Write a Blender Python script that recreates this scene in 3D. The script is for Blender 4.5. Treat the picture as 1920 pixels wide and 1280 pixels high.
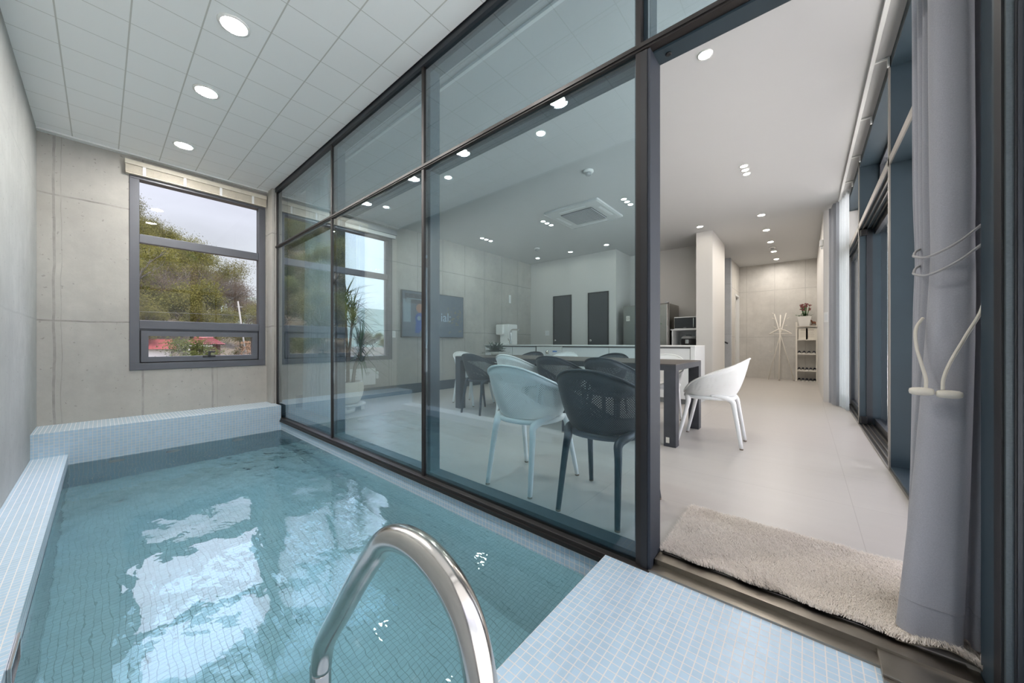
import bpy, bmesh, math, random
from mathutils import Vector, Matrix, noise as mnoise
PI = math.pi
random.seed(7)
for o in list(bpy.data.objects): bpy.data.objects.remove(o)
sc = bpy.context.scene
col = sc.collection

# ------------------------------------------------------------ camera, world, exposure
EYE = 0.94
WEST, EAST = 3.4, 1.7        # sky brightness factors of the veiled sun side and the window side
cam_d = bpy.data.cameras.new('camera')
cam_d.sensor_width = 36.0
cam_d.lens = 36.0 * 651.0 / 1920.0
cam_d.shift_y = 3.0 / 1920.0
cam_d.clip_start = 0.02
cam_d.clip_end = 2000
cam = bpy.data.objects.new('camera', cam_d)
col.objects.link(cam)
cam.location = (0, 0, EYE)
cam.rotation_euler = (PI / 2, 0, math.atan(550 / 651))
sc.camera = cam

sc.view_settings.view_transform = 'Standard'
sc.view_settings.look = 'None'
sc.view_settings.gamma = 1.0
sc.view_settings.use_curve_mapping = False
sc.view_settings.exposure = 0.44

world = bpy.data.worlds.new('sky'); sc.world = world; world.use_nodes = True
wn = world.node_tree.nodes; wl = world.node_tree.links; wn.clear()
w_out = wn.new('ShaderNodeOutputWorld'); w_bg = wn.new('ShaderNodeBackground')
w_tc = wn.new('ShaderNodeTexCoord'); w_sep = wn.new('ShaderNodeSeparateXYZ')
wl.new(w_tc.outputs['Generated'], w_sep.inputs[0])
w_el = wn.new('ShaderNodeValToRGB')           # overcast: brighter towards the zenith
el = w_el.color_ramp.elements
el[0].position = 0.0; el[0].color = (0.60, 0.615, 0.66, 1)
el[1].position = 1.0; el[1].color = (1.32, 1.30, 1.60, 1)
for p, c in ((0.20, (0.57, 0.583, 0.645)), (0.34, (0.72, 0.72, 0.86)), (0.6, (1.25, 1.20, 1.50))):
    e = el.new(p); e.color = (*c, 1)
wl.new(w_sep.outputs['Z'], w_el.inputs[0])
def wmath(op, a, b=None, c=None, clamp=False):
    m = wn.new('ShaderNodeMath'); m.operation = op; m.use_clamp = clamp
    for i, v in enumerate((a, b, c)):
        if v is None: continue
        if isinstance(v, (int, float)): m.inputs[i].default_value = v
        else: wl.new(v, m.inputs[i])
    return m.outputs[0]
# veiled sun high in the west: a broad bright patch of thin cloud
w_dot = wn.new('ShaderNodeVectorMath'); w_dot.operation = 'DOT_PRODUCT'
w_dot.inputs[1].default_value = Vector((-0.78, 0.12, 0.60)).normalized()
wl.new(w_tc.outputs['Generated'], w_dot.inputs[0])
w_lobe = wn.new('ShaderNodeMapRange'); w_lobe.interpolation_type = 'SMOOTHERSTEP'
w_lobe.inputs['From Min'].default_value = 0.72; w_lobe.inputs['From Max'].default_value = 0.97
w_lobe.inputs['To Min'].default_value = 0.0; w_lobe.inputs['To Max'].default_value = WEST
wl.new(w_dot.outputs['Value'], w_lobe.inputs['Value'])
w_band = wn.new('ShaderNodeMapRange'); w_band.interpolation_type = 'SMOOTHSTEP'
w_band.inputs['From Min'].default_value = 0.30; w_band.inputs['From Max'].default_value = 0.42
wl.new(w_sep.outputs['Z'], w_band.inputs['Value'])
w_no = wn.new('ShaderNodeTexNoise'); w_no.inputs['Scale'].default_value = 2.6; w_no.inputs['Detail'].default_value = 5
w_nm = wn.new('ShaderNodeMapping'); w_nm.inputs['Scale'].default_value = (1, 1, 3.5)
wl.new(w_tc.outputs['Generated'], w_nm.inputs[0]); wl.new(w_nm.outputs[0], w_no.inputs['Vector'])
w_nr = wn.new('ShaderNodeMapRange'); w_nr.inputs['From Min'].default_value = 0.35; w_nr.inputs['From Max'].default_value = 0.7
w_nr.inputs['To Min'].default_value = 0.9; w_nr.inputs['To Max'].default_value = 1.12
wl.new(w_no.outputs['Fac'], w_nr.inputs['Value'])
w_east = wn.new('ShaderNodeMapRange'); w_east.inputs['From Min'].default_value = -0.1; w_east.inputs['From Max'].default_value = 0.8
w_east.inputs['To Min'].default_value = 1.0; w_east.inputs['To Max'].default_value = EAST
wl.new(w_sep.outputs['X'], w_east.inputs['Value'])
w_low = wmath('MULTIPLY_ADD', wmath('POWER', wmath('SUBTRACT', 1.0, wmath('ABSOLUTE', w_sep.outputs['Z']), clamp=True), 5.0), 1.7, 0.5)   # haze glow low in the east
w_e2 = wmath('MULTIPLY_ADD', wmath('SUBTRACT', w_east.outputs[0], 1.0), w_low, 1.0)
w_nw = wn.new('ShaderNodeMapRange'); w_nw.interpolation_type = 'SMOOTHSTEP'      # glaring white haze to the north
w_nw.inputs['From Min'].default_value = 0.27; w_nw.inputs['From Max'].default_value = 0.40
w_nw.inputs['To Min'].default_value = 1.0; w_nw.inputs['To Max'].default_value = 2.2
wl.new(w_sep.outputs['Y'], w_nw.inputs['Value'])
w_e2 = wmath('MULTIPLY', w_e2, w_nw.outputs[0])
w_str = wmath('MULTIPLY', wmath('MULTIPLY', w_nr.outputs[0], w_e2), wmath('MULTIPLY_ADD', w_lobe.outputs[0], w_band.outputs[0], 1.0))
wl.new(w_el.outputs['Color'], w_bg.inputs['Color']); wl.new(w_str, w_bg.inputs['Strength'])
wl.new(w_bg.outputs[0], w_out.inputs['Surface'])

sun_d = bpy.data.lights.new('sun', 'SUN'); sun_d.energy = 8.0; sun_d.angle = 0.03; sun_d.color = (1.0, 0.95, 0.88)
sun = bpy.data.objects.new('sun', sun_d); col.objects.link(sun); sun.location = (20, 0, 40)
sun.rotation_euler = (0, math.radians(24), math.radians(-8))   # high in the east, added for ground bounce; the added overhang shades the floor

LAMP = 165.0           # radiance of a recessed downlight disc
cy = sc.cycles
cy.max_bounces = 12; cy.diffuse_bounces = 5; cy.glossy_bounces = 6; cy.transmission_bounces = 8
cy.transparent_max_bounces = 40
cy.caustics_reflective = False; cy.caustics_refractive = True
cy.sample_clamp_indirect = 6.0
cy.use_denoising = True

# ------------------------------------------------------------ materials
MATS = {}
def new_mat(name):
    m = bpy.data.materials.new(name); m.use_nodes = True
    n = m.node_tree.nodes; n.clear()
    out = n.new('ShaderNodeOutputMaterial'); MATS[name] = m
    return m, n, m.node_tree.links, out
def pbsdf(n, c=(.8, .8, .8), rough=.5, metal=0., spec=.5):
    b = n.new('ShaderNodeBsdfPrincipled')
    b.inputs['Base Color'].default_value = (*c, 1); b.inputs['Roughness'].default_value = rough
    b.inputs['Metallic'].default_value = metal; b.inputs['Specular IOR Level'].default_value = spec
    return b
def math_n(n, l, op, a, b=None, c=None, clamp=False):
    m = n.new('ShaderNodeMath'); m.operation = op; m.use_clamp = clamp
    for i, v in enumerate((a, b, c)):
        if v is None: continue
        if isinstance(v, (int, float)): m.inputs[i].default_value = v
        else: l.new(v, m.inputs[i])
    return m.outputs[0]
def mixc(n, l, fac, a, b, mode='MIX'):
    m = n.new('ShaderNodeMix'); m.data_type = 'RGBA'; m.blend_type = mode
    for s, v in ((0, fac), (6, a), (7, b)):
        if isinstance(v, (int, float)): m.inputs[s].default_value = v
        elif isinstance(v, tuple): m.inputs[s].default_value = (*v, 1)
        else: l.new(v, m.inputs[s])
    return m.outputs[2]
def noise(n, l, scale, detail=3, vec=None, rough=.5):
    t = n.new('ShaderNodeTexNoise'); t.inputs['Scale'].default_value = scale
    t.inputs['Detail'].default_value = detail; t.inputs['Roughness'].default_value = rough
    if vec is not None: l.new(vec, t.inputs['Vector'])
    return t.outputs['Fac']
def bump(n, l, h, strength=.3, dist=.01):
    b = n.new('ShaderNodeBump'); b.inputs['Strength'].default_value = strength; b.inputs['Distance'].default_value = dist
    l.new(h, b.inputs['Height']); return b.outputs[0]
def simple(name, c, rough=.5, metal=0., spec=.5, var=.06, scale=8., bmp=0.):
    m, n, l, out = new_mat(name)
    b = pbsdf(n, c, rough, metal, spec)
    tc = n.new('ShaderNodeTexCoord')
    f = noise(n, l, scale, 4, tc.outputs['Object'])
    hi = tuple(min(1, x * (1 + var)) for x in c); lo = tuple(x * (1 - var) for x in c)
    l.new(mixc(n, l, f, lo, hi), b.inputs['Base Color'])
    if bmp: l.new(bump(n, l, f, bmp, .002), b.inputs['Normal'])
    l.new(b.outputs[0], out.inputs[0]); return m
def emit(name, c, s):
    m, n, l, out = new_mat(name)
    e = n.new('ShaderNodeEmission'); e.inputs[0].default_value = (*c, 1); e.inputs[1].default_value = s
    l.new(e.outputs[0], out.inputs[0]); return m
def schlick(n, l, f0, k=5.0):
    g = n.new('ShaderNodeNewGeometry')
    d = n.new('ShaderNodeVectorMath'); d.operation = 'DOT_PRODUCT'
    l.new(g.outputs['Incoming'], d.inputs[0]); l.new(g.outputs['Normal'], d.inputs[1])
    c = math_n(n, l, 'ABSOLUTE', d.outputs['Value'])
    c = math_n(n, l, 'SUBTRACT', 1.0, c, clamp=True)
    c = math_n(n, l, 'POWER', c, k)
    return math_n(n, l, 'MULTIPLY_ADD', c, 1 - f0, f0, clamp=True)
def glass(name, tint, f0, k=5.0):
    m, n, l, out = new_mat(name)
    t = n.new('ShaderNodeBsdfTransparent'); t.inputs[0].default_value = (*tint, 1)
    g = n.new('ShaderNodeBsdfGlossy'); g.inputs['Color'].default_value = (.92, .97, 1, 1); g.inputs['Roughness'].default_value = 0.0
    mx = n.new('ShaderNodeMixShader'); l.new(schlick(n, l, f0, k), mx.inputs[0])
    l.new(t.outputs[0], mx.inputs[1]); l.new(g.outputs[0], mx.inputs[2]); l.new(mx.outputs[0], out.inputs[0]); return m
def lines(n, l, coord, pitch, off, width):
    """1 on thin lines every pitch"""
    a = math_n(n, l, 'SUBTRACT', coord, off)
    a = math_n(n, l, 'DIVIDE', a, pitch)
    a = math_n(n, l, 'FRACT', a)
    a = math_n(n, l, 'SUBTRACT', a, .5)
    a = math_n(n, l, 'ABSOLUTE', a)
    return math_n(n, l, 'GREATER_THAN', a, .5 - width / pitch / 2)
def grid_mask(n, l, pitch, offs, widths, axes='XYZ'):
    g = n.new('ShaderNodeNewGeometry'); s = n.new('ShaderNodeSeparateXYZ'); l.new(g.outputs['Position'], s.inputs[0])
    nn = n.new('ShaderNodeSeparateXYZ'); l.new(g.outputs['Normal'], nn.inputs[0])
    tot = None
    for i, ax in enumerate('XYZ'):
        if ax not in axes: continue
        m = lines(n, l, s.outputs[ax], pitch[i], offs[i], widths[i])
        k = math_n(n, l, 'LESS_THAN', math_n(n, l, 'ABSOLUTE', nn.outputs[ax]), .6)
        m = math_n(n, l, 'MULTIPLY', m, k)
        tot = m if tot is None else math_n(n, l, 'MAXIMUM', tot, m)
    return tot, g, s
def tile_mat(name, tile, grout, pitch=.0277, w=.0032, rough=.25):
    m, n, l, out = new_mat(name)
    mask, g, s = grid_mask(n, l, (pitch,) * 3, (-.70, 1.5, -.03), (w,) * 3)
    b = pbsdf(n, tile, rough)
    sn = n.new('ShaderNodeVectorMath'); sn.operation = 'SNAP'; sn.inputs[1].default_value = (pitch,) * 3
    l.new(g.outputs['Position'], sn.inputs[0])
    wn_ = n.new('ShaderNodeTexWhiteNoise'); l.new(sn.outputs[0], wn_.inputs['Vector'])
    c = mixc(n, l, wn_.outputs['Value'], tuple(x * .95 for x in tile), tuple(min(1, x * 1.04) for x in tile))
    l.new(mixc(n, l, mask, c, grout), b.inputs['Base Color'])
    l.new(math_n(n, l, 'MULTIPLY_ADD', mask, .5, rough), b.inputs['Roughness'])
    l.new(bump(n, l, math_n(n, l, 'SUBTRACT', 1.0, mask), .35, .001), b.inputs['Normal'])
    l.new(b.outputs[0], out.inputs[0]); return m
def concrete(name, base, horiz, pitch, off, zp=1.24, zo=1.165, dark=.62, stain=.35, rough=.8):
    m, n, l, out = new_mat(name)
    g = n.new('ShaderNodeNewGeometry'); s = n.new('ShaderNodeSeparateXYZ'); l.new(g.outputs['Position'], s.inputs[0])
    P = g.outputs['Position']
    wob = math_n(n, l, 'MULTIPLY_ADD', noise(n, l, 3.0, 4, P), .03, -.015)
    h = math_n(n, l, 'ADD', s.outputs[horiz], wob); z = math_n(n, l, 'ADD', s.outputs['Z'], wob)
    v1 = lines(n, l, h, pitch, off, .017); v2 = lines(n, l, h, pitch * 2, off + .045, .006)
    hz = lines(n, l, z, zp, zo, .015)
    seam = math_n(n, l, 'MAXIMUM', math_n(n, l, 'MULTIPLY', v1, .75), math_n(n, l, 'MAXIMUM', math_n(n, l, 'MULTIPLY', v2, .5), hz))
    n1 = noise(n, l, 1.1, 5, P, .6); n2 = noise(n, l, 9, 6, P, .65); n3 = noise(n, l, 60, 3, P)
    seam = math_n(n, l, 'MULTIPLY', seam, math_n(n, l, 'MULTIPLY_ADD', n2, 1.8, -.35, clamp=True))
    mp = n.new('ShaderNodeMapping'); mp.inputs['Scale'].default_value = (7, 7, .7); l.new(P, mp.inputs[0])
    n4 = noise(n, l, 1.0, 5, mp.outputs[0], .6)
    lo = tuple(x * .70 for x in base); hi = tuple(min(1, x * 1.12) for x in base)
    f = math_n(n, l, 'MULTIPLY_ADD', n1, 1.0, 0.0); f = math_n(n, l, 'MULTIPLY_ADD', n4, .45, f)
    f = math_n(n, l, 'MULTIPLY_ADD', n2, .5, f); f = math_n(n, l, 'SUBTRACT', f, .5, clamp=True)
    c = mixc(n, l, f, lo, hi)
    blot = math_n(n, l, 'MULTIPLY_ADD', noise(n, l, 2.6, 6, P, .7), 3.2, -1.35, clamp=True)
    c = mixc(n, l, math_n(n, l, 'MULTIPLY', blot, .65), c, tuple(x * .72 for x in base))
    warm = math_n(n, l, 'MULTIPLY_ADD', noise(n, l, .8, 3, P), 2.0, -.75, clamp=True)
    c = mixc(n, l, math_n(n, l, 'MULTIPLY', warm, stain), c, (base[0] * 1.0, base[1] * .93, base[2] * .80))
    pits = math_n(n, l, 'GREATER_THAN', noise(n, l, 38, 1, P), .735)
    c = mixc(n, l, math_n(n, l, 'MULTIPLY', pits, .5), c, tuple(x * .45 for x in base))
    c = mixc(n, l, seam, c, tuple(x * dark for x in base))
    b = pbsdf(n, base, rough, 0, .3); l.new(c, b.inputs['Base Color'])
    hgt = math_n(n, l, 'SUBTRACT', math_n(n, l, 'MULTIPLY_ADD', n3, .2, math_n(n, l, 'MULTIPLY', n2, .6)), seam)
    l.new(bump(n, l, hgt, .35, .006), b.inputs['Normal']); l.new(b.outputs[0], out.inputs[0]); return m
def floor_mat():
    m, n, l, out = new_mat('floor_tile')
    mask, g, s = grid_mask(n, l, (1.2, .6, 9), (.21, 2.2, 5), (.003, .003, .001), 'XY')
    mp = n.new('ShaderNodeMapping'); mp.inputs['Scale'].default_value = (.8, 6, 1); l.new(g.outputs['Position'], mp.inputs[0])
    f = noise(n, l, 2.0, 5, mp.outputs[0], .6)
    c = mixc(n, l, f, (.47, .44, .408), (.55, .517, .485))
    b = pbsdf(n, (.6, .6, .6), .38, 0, .45)
    l.new(mixc(n, l, mask, c, (.40, .37, .34)), b.inputs['Base Color'])
    l.new(math_n(n, l, 'MULTIPLY_ADD', f, .15, .28), b.inputs['Roughness'])
    l.new(b.outputs[0], out.inputs[0]); return m
def ceil_tile_mat():
    m, n, l, out = new_mat('ceiling_tile')
    mask, g, s = grid_mask(n, l, (.305, .305, 9), (-5.15, -.185, 5), (.005, .008, .001), 'XY')
    b = pbsdf(n, (.8, .8, .8), .6, 0, .3)
    f = noise(n, l, 1.5, 2, g.outputs['Position'])
    c = mixc(n, l, f, (.91, .92, .91), (.93, .94, .94))
    l.new(mixc(n, l, mask, c, (.60, .60, .57)), b.inputs['Base Color'])
    l.new(bump(n, l, math_n(n, l, 'SUBTRACT', 1., mask), .3, .002), b.inputs['Normal'])
    l.new(b.outputs[0], out.inputs[0]); return m
def water_mat():
    m, n, l, out = new_mat('water')
    g = n.new('ShaderNodeNewGeometry')
    mp = n.new('ShaderNodeMapping'); mp.inputs['Scale'].default_value = (1.7, 4.0, 1); mp.inputs['Rotation'].default_value = (0, 0, .35)
    l.new(g.outputs['Position'], mp.inputs[0])
    a = noise(n, l, 1.0, 2.0, mp.outputs[0], .45)
    mp2 = n.new('ShaderNodeMapping'); mp2.inputs['Scale'].default_value = (9, 15, 1); mp2.inputs['Rotation'].default_value = (0, 0, .3)
    l.new(g.outputs['Position'], mp2.inputs[0])
    b2 = noise(n, l, 1.0, 2.0, mp2.outputs[0], .5)
    sx = n.new('ShaderNodeSeparateXYZ'); l.new(g.outputs['Position'], sx.inputs[0])
    far = math_n(n, l, 'MULTIPLY', math_n(n, l, 'MULTIPLY_ADD', sx.outputs['X'], -.5, -1.1, clamp=True), math_n(n, l, 'MULTIPLY_ADD', sx.outputs['Y'], 1.1, -.1, clamp=True))
    mp3 = n.new('ShaderNodeMapping'); mp3.inputs['Scale'].default_value = (7, 13, 1); mp3.inputs['Rotation'].default_value = (0, 0, -.5); l.new(g.outputs['Position'], mp3.inputs[0])
    b3 = noise(n, l, 1.0, 2.0, mp3.outputs[0], .5)
    h = math_n(n, l, 'MULTIPLY_ADD', b2, .10, a)
    h = math_n(n, l, 'MULTIPLY_ADD', math_n(n, l, 'MULTIPLY', b3, far), .38, h)
    bn = n.new('ShaderNodeBump'); bn.inputs['Strength'].default_value = 1.0; bn.inputs['Distance'].default_value = .011
    l.new(h, bn.inputs['Height'])
    r = n.new('ShaderNodeBsdfRefraction'); r.inputs['IOR'].default_value = 1.33; r.inputs['Roughness'].default_value = 0
    r.inputs['Color'].default_value = (.97, 1, 1, 1)
    gl = n.new('ShaderNodeBsdfGlossy'); gl.inputs['Roughness'].default_value = .0
    fr = n.new('ShaderNodeFresnel'); fr.inputs['IOR'].default_value = 1.33
    for q in (r, gl, fr): l.new(bn.outputs[0], q.inputs['Normal'])
    mx = n.new('ShaderNodeMixShader'); l.new(fr.outputs[0], mx.inputs[0]); l.new(r.outputs[0], mx.inputs[1]); l.new(gl.outputs[0], mx.inputs[2])
    l.new(mx.outputs[0], out.inputs[0])
    v = n.new('ShaderNodeVolumeAbsorption'); v.inputs['Color'].default_value = (.23, .73, .85, 1); v.inputs['Density'].default_value = .40
    l.new(v.outputs[0], out.inputs['Volume']); return m
def perforated(name, c, rough=.45):
    m, n, l, out = new_mat(name)
    uv = n.new('ShaderNodeUVMap'); s = n.new('ShaderNodeSeparateXYZ'); l.new(uv.outputs[0], s.inputs[0])
    def cell(off):
        fx = math_n(n, l, 'SUBTRACT', math_n(n, l, 'FRACT', math_n(n, l, 'ADD', s.outputs['X'], off)), .5)
        fy = math_n(n, l, 'SUBTRACT', math_n(n, l, 'FRACT', math_n(n, l, 'ADD', s.outputs['Y'], off)), .5)
        return math_n(n, l, 'SQRT', math_n(n, l, 'ADD', math_n(n, l, 'MULTIPLY', fx, fx), math_n(n, l, 'MULTIPLY', fy, fy)))
    d = math_n(n, l, 'MINIMUM', cell(0.), cell(.5))
    hole = math_n(n, l, 'LESS_THAN', d, .20)
    live = math_n(n, l, 'GREATER_THAN', s.outputs['Y'], 1.0)
    hole = math_n(n, l, 'MULTIPLY', hole, live)
    b = pbsdf(n, c, rough); t = n.new('ShaderNodeBsdfTransparent'); mx = n.new('ShaderNodeMixShader')
    l.new(hole, mx.inputs[0]); l.new(b.outputs[0], mx.inputs[1]); l.new(t.outputs[0], mx.inputs[2]); l.new(mx.outputs[0], out.inputs[0])
    return m
def leaf_mat(name, c1, c2, c3):
    m, n, l, out = new_mat(name)
    oi = n.new('ShaderNodeObjectInfo'); g = n.new('ShaderNodeNewGeometry')
    f = n.new('ShaderNodeTexWhiteNoise'); sn = n.new('ShaderNodeVectorMath'); sn.operation = 'SNAP'; sn.inputs[1].default_value = (.5,) * 3
    l.new(g.outputs['Position'], sn.inputs[0]); l.new(sn.outputs[0], f.inputs['Vector'])
    c = mixc(n, l, f.outputs['Value'], c1, c2); c = mixc(n, l, math_n(n, l, 'MULTIPLY', oi.outputs['Random'], .8), c, c3)
    d = n.new('ShaderNodeBsdfDiffuse'); l.new(c, d.inputs[0]); t = n.new('ShaderNodeBsdfTranslucent'); l.new(c, t.inputs[0])
    mx = n.new('ShaderNodeMixShader'); mx.inputs[0].default_value = .35; l.new(d.outputs[0], mx.inputs[1]); l.new(t.outputs[0], mx.inputs[2])
    l.new(mx.outputs[0], out.inputs[0]); return m
def fabric(name, c, trans=0., rough=.9, weave=900):
    m, n, l, out = new_mat(name)
    tc = n.new('ShaderNodeTexCoord')
    f = noise(n, l, weave * .4, 2, tc.outputs['Object'])
    cc = mixc(n, l, f, tuple(x * .82 for x in c), tuple(min(1, x * 1.14) for x in c))
    b = pbsdf(n, c, rough, 0, .2); l.new(cc, b.inputs['Base Color']); b.inputs['Sheen Weight'].default_value = .25
    l.new(bump(n, l, f, .2, .001), b.inputs['Normal'])
    if trans:
        t = n.new('ShaderNodeBsdfTranslucent'); l.new(cc, t.inputs[0])
        mx = n.new('ShaderNodeMixShader'); mx.inputs[0].default_value = trans
        l.new(b.outputs[0], mx.inputs[1]); l.new(t.outputs[0], mx.inputs[2]); l.new(mx.outputs[0], out.inputs[0])
    else: l.new(b.outputs[0], out.inputs[0])
    return m
def sheer(name, c, clear=.3):
    m, n, l, out = new_mat(name)
    d = n.new('ShaderNodeBsdfDiffuse'); d.inputs[0].default_value = (*c, 1)
    t = n.new('ShaderNodeBsdfTranslucent'); t.inputs[0].default_value = (*c, 1)
    p = n.new('ShaderNodeBsdfTransparent')
    a = n.new('ShaderNodeMixShader'); a.inputs[0].default_value = .5; l.new(d.outputs[0], a.inputs[1]); l.new(t.outputs[0], a.inputs[2])
    tc = n.new('ShaderNodeTexCoord'); f = noise(n, l, 300, 1, tc.outputs['Object'])
    b = n.new('ShaderNodeMixShader'); l.new(math_n(n, l, 'MULTIPLY', f, clear * 2), b.inputs[0]); l.new(a.outputs[0], b.inputs[1]); l.new(p.outputs[0], b.inputs[2])
    l.new(b.outputs[0], out.inputs[0]); return m
def steel_mat(name, c, rough=.2):
    m, n, l, out = new_mat(name)
    tc = n.new('ShaderNodeTexCoord'); f = noise(n, l, 25, 5, tc.outputs['Object'], .6)
    b = pbsdf(n, c, rough, 1.0); l.new(math_n(n, l, 'MULTIPLY_ADD', f, .14, rough - .05), b.inputs['Roughness'])
    l.new(mixc(n, l, f, tuple(x * .85 for x in c), c), b.inputs['Base Color'])
    l.new(b.outputs[0], out.inputs[0]); return m

M = {}
M['conc_far'] = concrete('concrete_far', (.47, .452, .42), 'Y', .60, -.30, dark=.40)
M['conc_left'] = concrete('concrete_left', (.42, .43, .42), 'X', .90, -5.0, dark=.75, stain=.15)
M['conc_entry'] = concrete('concrete_entry', (.66, .645, .615), 'X', .62, -.62, zo=1.1, dark=.6, stain=.3)
M['conc_stair'] = concrete('concrete_stair', (.55, .58, .62), 'X', .9, -1.3)  # bluish base colour carries the cool light from the stair
M['white'] = simple('white_plaster', (.66, .64, .61), .65, var=.02, scale=2)
M['ceil'] = simple('ceiling_white', (.55, .55, .55), .7, var=.015, scale=1)
M['floor'] = floor_mat(); M['ctile'] = ceil_tile_mat()
M['tile'] = tile_mat('mosaic_tile', (.44, .58, .70), (.68, .655, .64))
M['tile_pool'] = tile_mat('pool_mosaic', (.74, .86, .90), (.44, .54, .56), w=.0026)
M['water'] = water_mat()
M['pglass'] = glass('partition_glass', (.81, .905, .935), .04, 2.4)
M['wglass'] = glass('window_glass', (.97, .985, .98), .010)
M['steel_dark'] = simple('dark_steel', (.040, .044, .052), .38, .35, var=.12, scale=5)
M['alu'] = simple('grey_aluminium', (.095, .098, .112), .42, .3, var=.05)
M['teal_steel'] = simple('slate_steel', (.030, .050, .066), .5, .1, var=.15, scale=4)
M['bronze'] = simple('bronze_frame', (.026, .022, .021), .45, .3)
M['spacer'] = simple('spacer_grey', (.075, .095, .105), .5, .3, var=.3, scale=260)
M['jamb'] = simple('blue_grey_jamb', (.022, .028, .040), .6, .0)
M['black'] = simple('black_rubber', (.012, .012, .014), .5)
M['edge'] = simple('warm_metal_edge', (.27, .25, .225), .4, .4)
M['chrome'] = steel_mat('stainless', (.72, .69, .66), .16)
M['plate'] = steel_mat('threshold_steel', (.36, .33, .29), .3)
M['char'] = simple('charcoal_wood', (.058, .060, .070), .5, var=.3, scale=14, bmp=.2)
M['ttop'] = simple('table_top_wood', (.105, .09, .08), .42, var=.25, scale=10, bmp=.15)
M['cwhite'] = perforated('white_chair_shell', (.92, .92, .91)); M['cwhite2'] = simple('white_chair_plastic', (.92, .92, .91), .4, var=.01)
M['cblack'] = perforated('black_chair_shell', (.035, .042, .055)); M['cblack2'] = simple('black_chair_plastic', (.035, .042, .055), .4, var=.03)
M['cab'] = simple('cabinet_white', (.74, .75, .75), .4, var=.01)
M['top'] = simple('worktop_white', (.85, .85, .84), .3, var=.02)
M['shadow'] = simple('recess_grey', (.20, .20, .20), .6)
M['door'] = simple('dark_door', (.055, .056, .062), .35, var=.1)
M['plastic'] = simple('white_plastic', (.82, .82, .80), .35, var=.01)
M['gplastic'] = simple('grey_plastic', (.35, .36, .37), .4)
M['tv'] = simple('tv_black', (.02, .02, .022), .3)
M['screen'] = emit('tv_screen', (.16, .20, .24), .38); M['scr_pale'] = emit('tv_pale', (.26, .33, .36), .55)
M['scr_blue'] = emit('tv_blue', (.03, .10, .36), .45); M['scr_orange'] = emit('tv_orange', (.50, .26, .17), .42)
M['scr_text'] = emit('tv_text', (.55, .66, .75), .42); M['scr_dark'] = emit('tv_dark', (.05, .06, .07), .5); M['scr_gold'] = emit('tv_gold', (.40, .32, .16), .32)
M['fridge'] = steel_mat('fridge_steel', (.36, .34, .31), .3)
M['bwood'] = simple('pale_blind_wood', (.66, .60, .50), .5, var=.12, scale=30)
M['acp'] = simple('off_white_panel', (.60, .61, .61), .5)
M['tape'] = simple('ladder_tape', (.8, .8, .8), .6)
M['grey_curtain'] = fabric('grey_curtain', (.40, .40, .43), .18)
M['grey_curtain2'] = fabric('pale_grey_curtain', (.45, .46, .49), .25)
M['sheer'] = sheer('white_sheer', (.74, .78, .80), .13)
M['cord'] = fabric('cream_cord', (.62, .58, .50), 0, .7, 2500)
M['cord2'] = fabric('grey_cord', (.34, .33, .33), 0, .7, 2500)
M['pile'] = fabric('rug_pile', (.86, .79, .71), .1, 1.0, 400)
M['rugbase'] = simple('rug_backing', (.42, .38, .32), .9)
M['pot'] = simple('cream_pot', (.78, .74, .64), .4, var=.02); M['potw'] = simple('white_pot', (.8, .78, .74), .4)
M['soil'] = simple('soil', (.05, .035, .025), .9)
M['stem'] = simple('plant_stem', (.22, .16, .11), .8, var=.3, scale=40)
M['dleaf'] = simple('dracaena_leaf', (.06, .13, .05), .45, var=.4, scale=20)
M['hleaf'] = simple('house_leaf', (.05, .16, .04), .4, var=.4, scale=20)
M['dark_leaf'] = simple('dusky_leaf', (.06, .09, .07), .5, var=.3, scale=20)
M['petal'] = simple('red_petal', (.20, .045, .05), .6, var=.3, scale=60)
M['rack'] = simple('cream_rack', (.76, .72, .65), .5, var=.02)
M['paper'] = simple('paper', (.80, .76, .68), .7); M['ink'] = simple('ink', (.25, .20, .15), .7)
M['toy'] = simple('toy_brown', (.22, .09, .05), .6, var=.4, scale=60)
M['shoe_w'] = simple('slipper_pale', (.70, .68, .64), .7); M['shoe_d'] = simple('slipper_navy', (.03, .035, .06), .7)
M['bark'] = simple('bark', (.07, .058, .048), .9, var=.35, scale=3); M['bark2'] = simple('pale_bark', (.09, .08, .07), .9, var=.3, scale=3)
M['leaf_y'] = leaf_mat('leaf_spring', (.135, .12, .036), (.07, .075, .021), (.095, .087, .038))
M['leaf_g'] = leaf_mat('leaf_green', (.055, .070, .018), (.09, .098, .026), (.095, .09, .035))
M['leaf_b'] = leaf_mat('leaf_brown', (.105, .078, .06), (.062, .050, .042), (.10, .08, .06))
M['leaf_p'] = leaf_mat('leaf_pine', (.06, .075, .025), (.10, .11, .04), (.085, .095, .035))
M['hill'] = simple('hillside', (.07, .053, .037), 1., var=.5, scale=.6)
M['ground'] = simple('outside_ground', (.80, .78, .74), .9, var=.2, scale=.5)
M['roof'] = simple('red_roof_tile', (.13, .022, .024), .5, var=.25, scale=3); M['brick'] = simple('brick_wall', (.11, .062, .05), .9, var=.15, scale=6)
M['pole'] = simple('concrete_pole', (.15, .145, .14), .8)
M['lamp'] = emit('lamp_white', (1., .92, .80), LAMP); M['lamp_near'] = emit('lamp_near', (1., .93, .83), LAMP * 3.2); M['lamp_soft'] = emit('lamp_soft', (1., .92, .80), LAMP * .36); M['lamp_hall'] = emit('lamp_hall', (1., .93, .85), LAMP * 2.6); M['lamp_pool'] = emit('lamp_pool', (1., .97, .93), LAMP * 2.6)
M['orange'] = simple('orange_plastic', (.8, .2, .05), .5)
M['led'] = simple('display_blue', (.10, .25, .6), .3)

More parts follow.
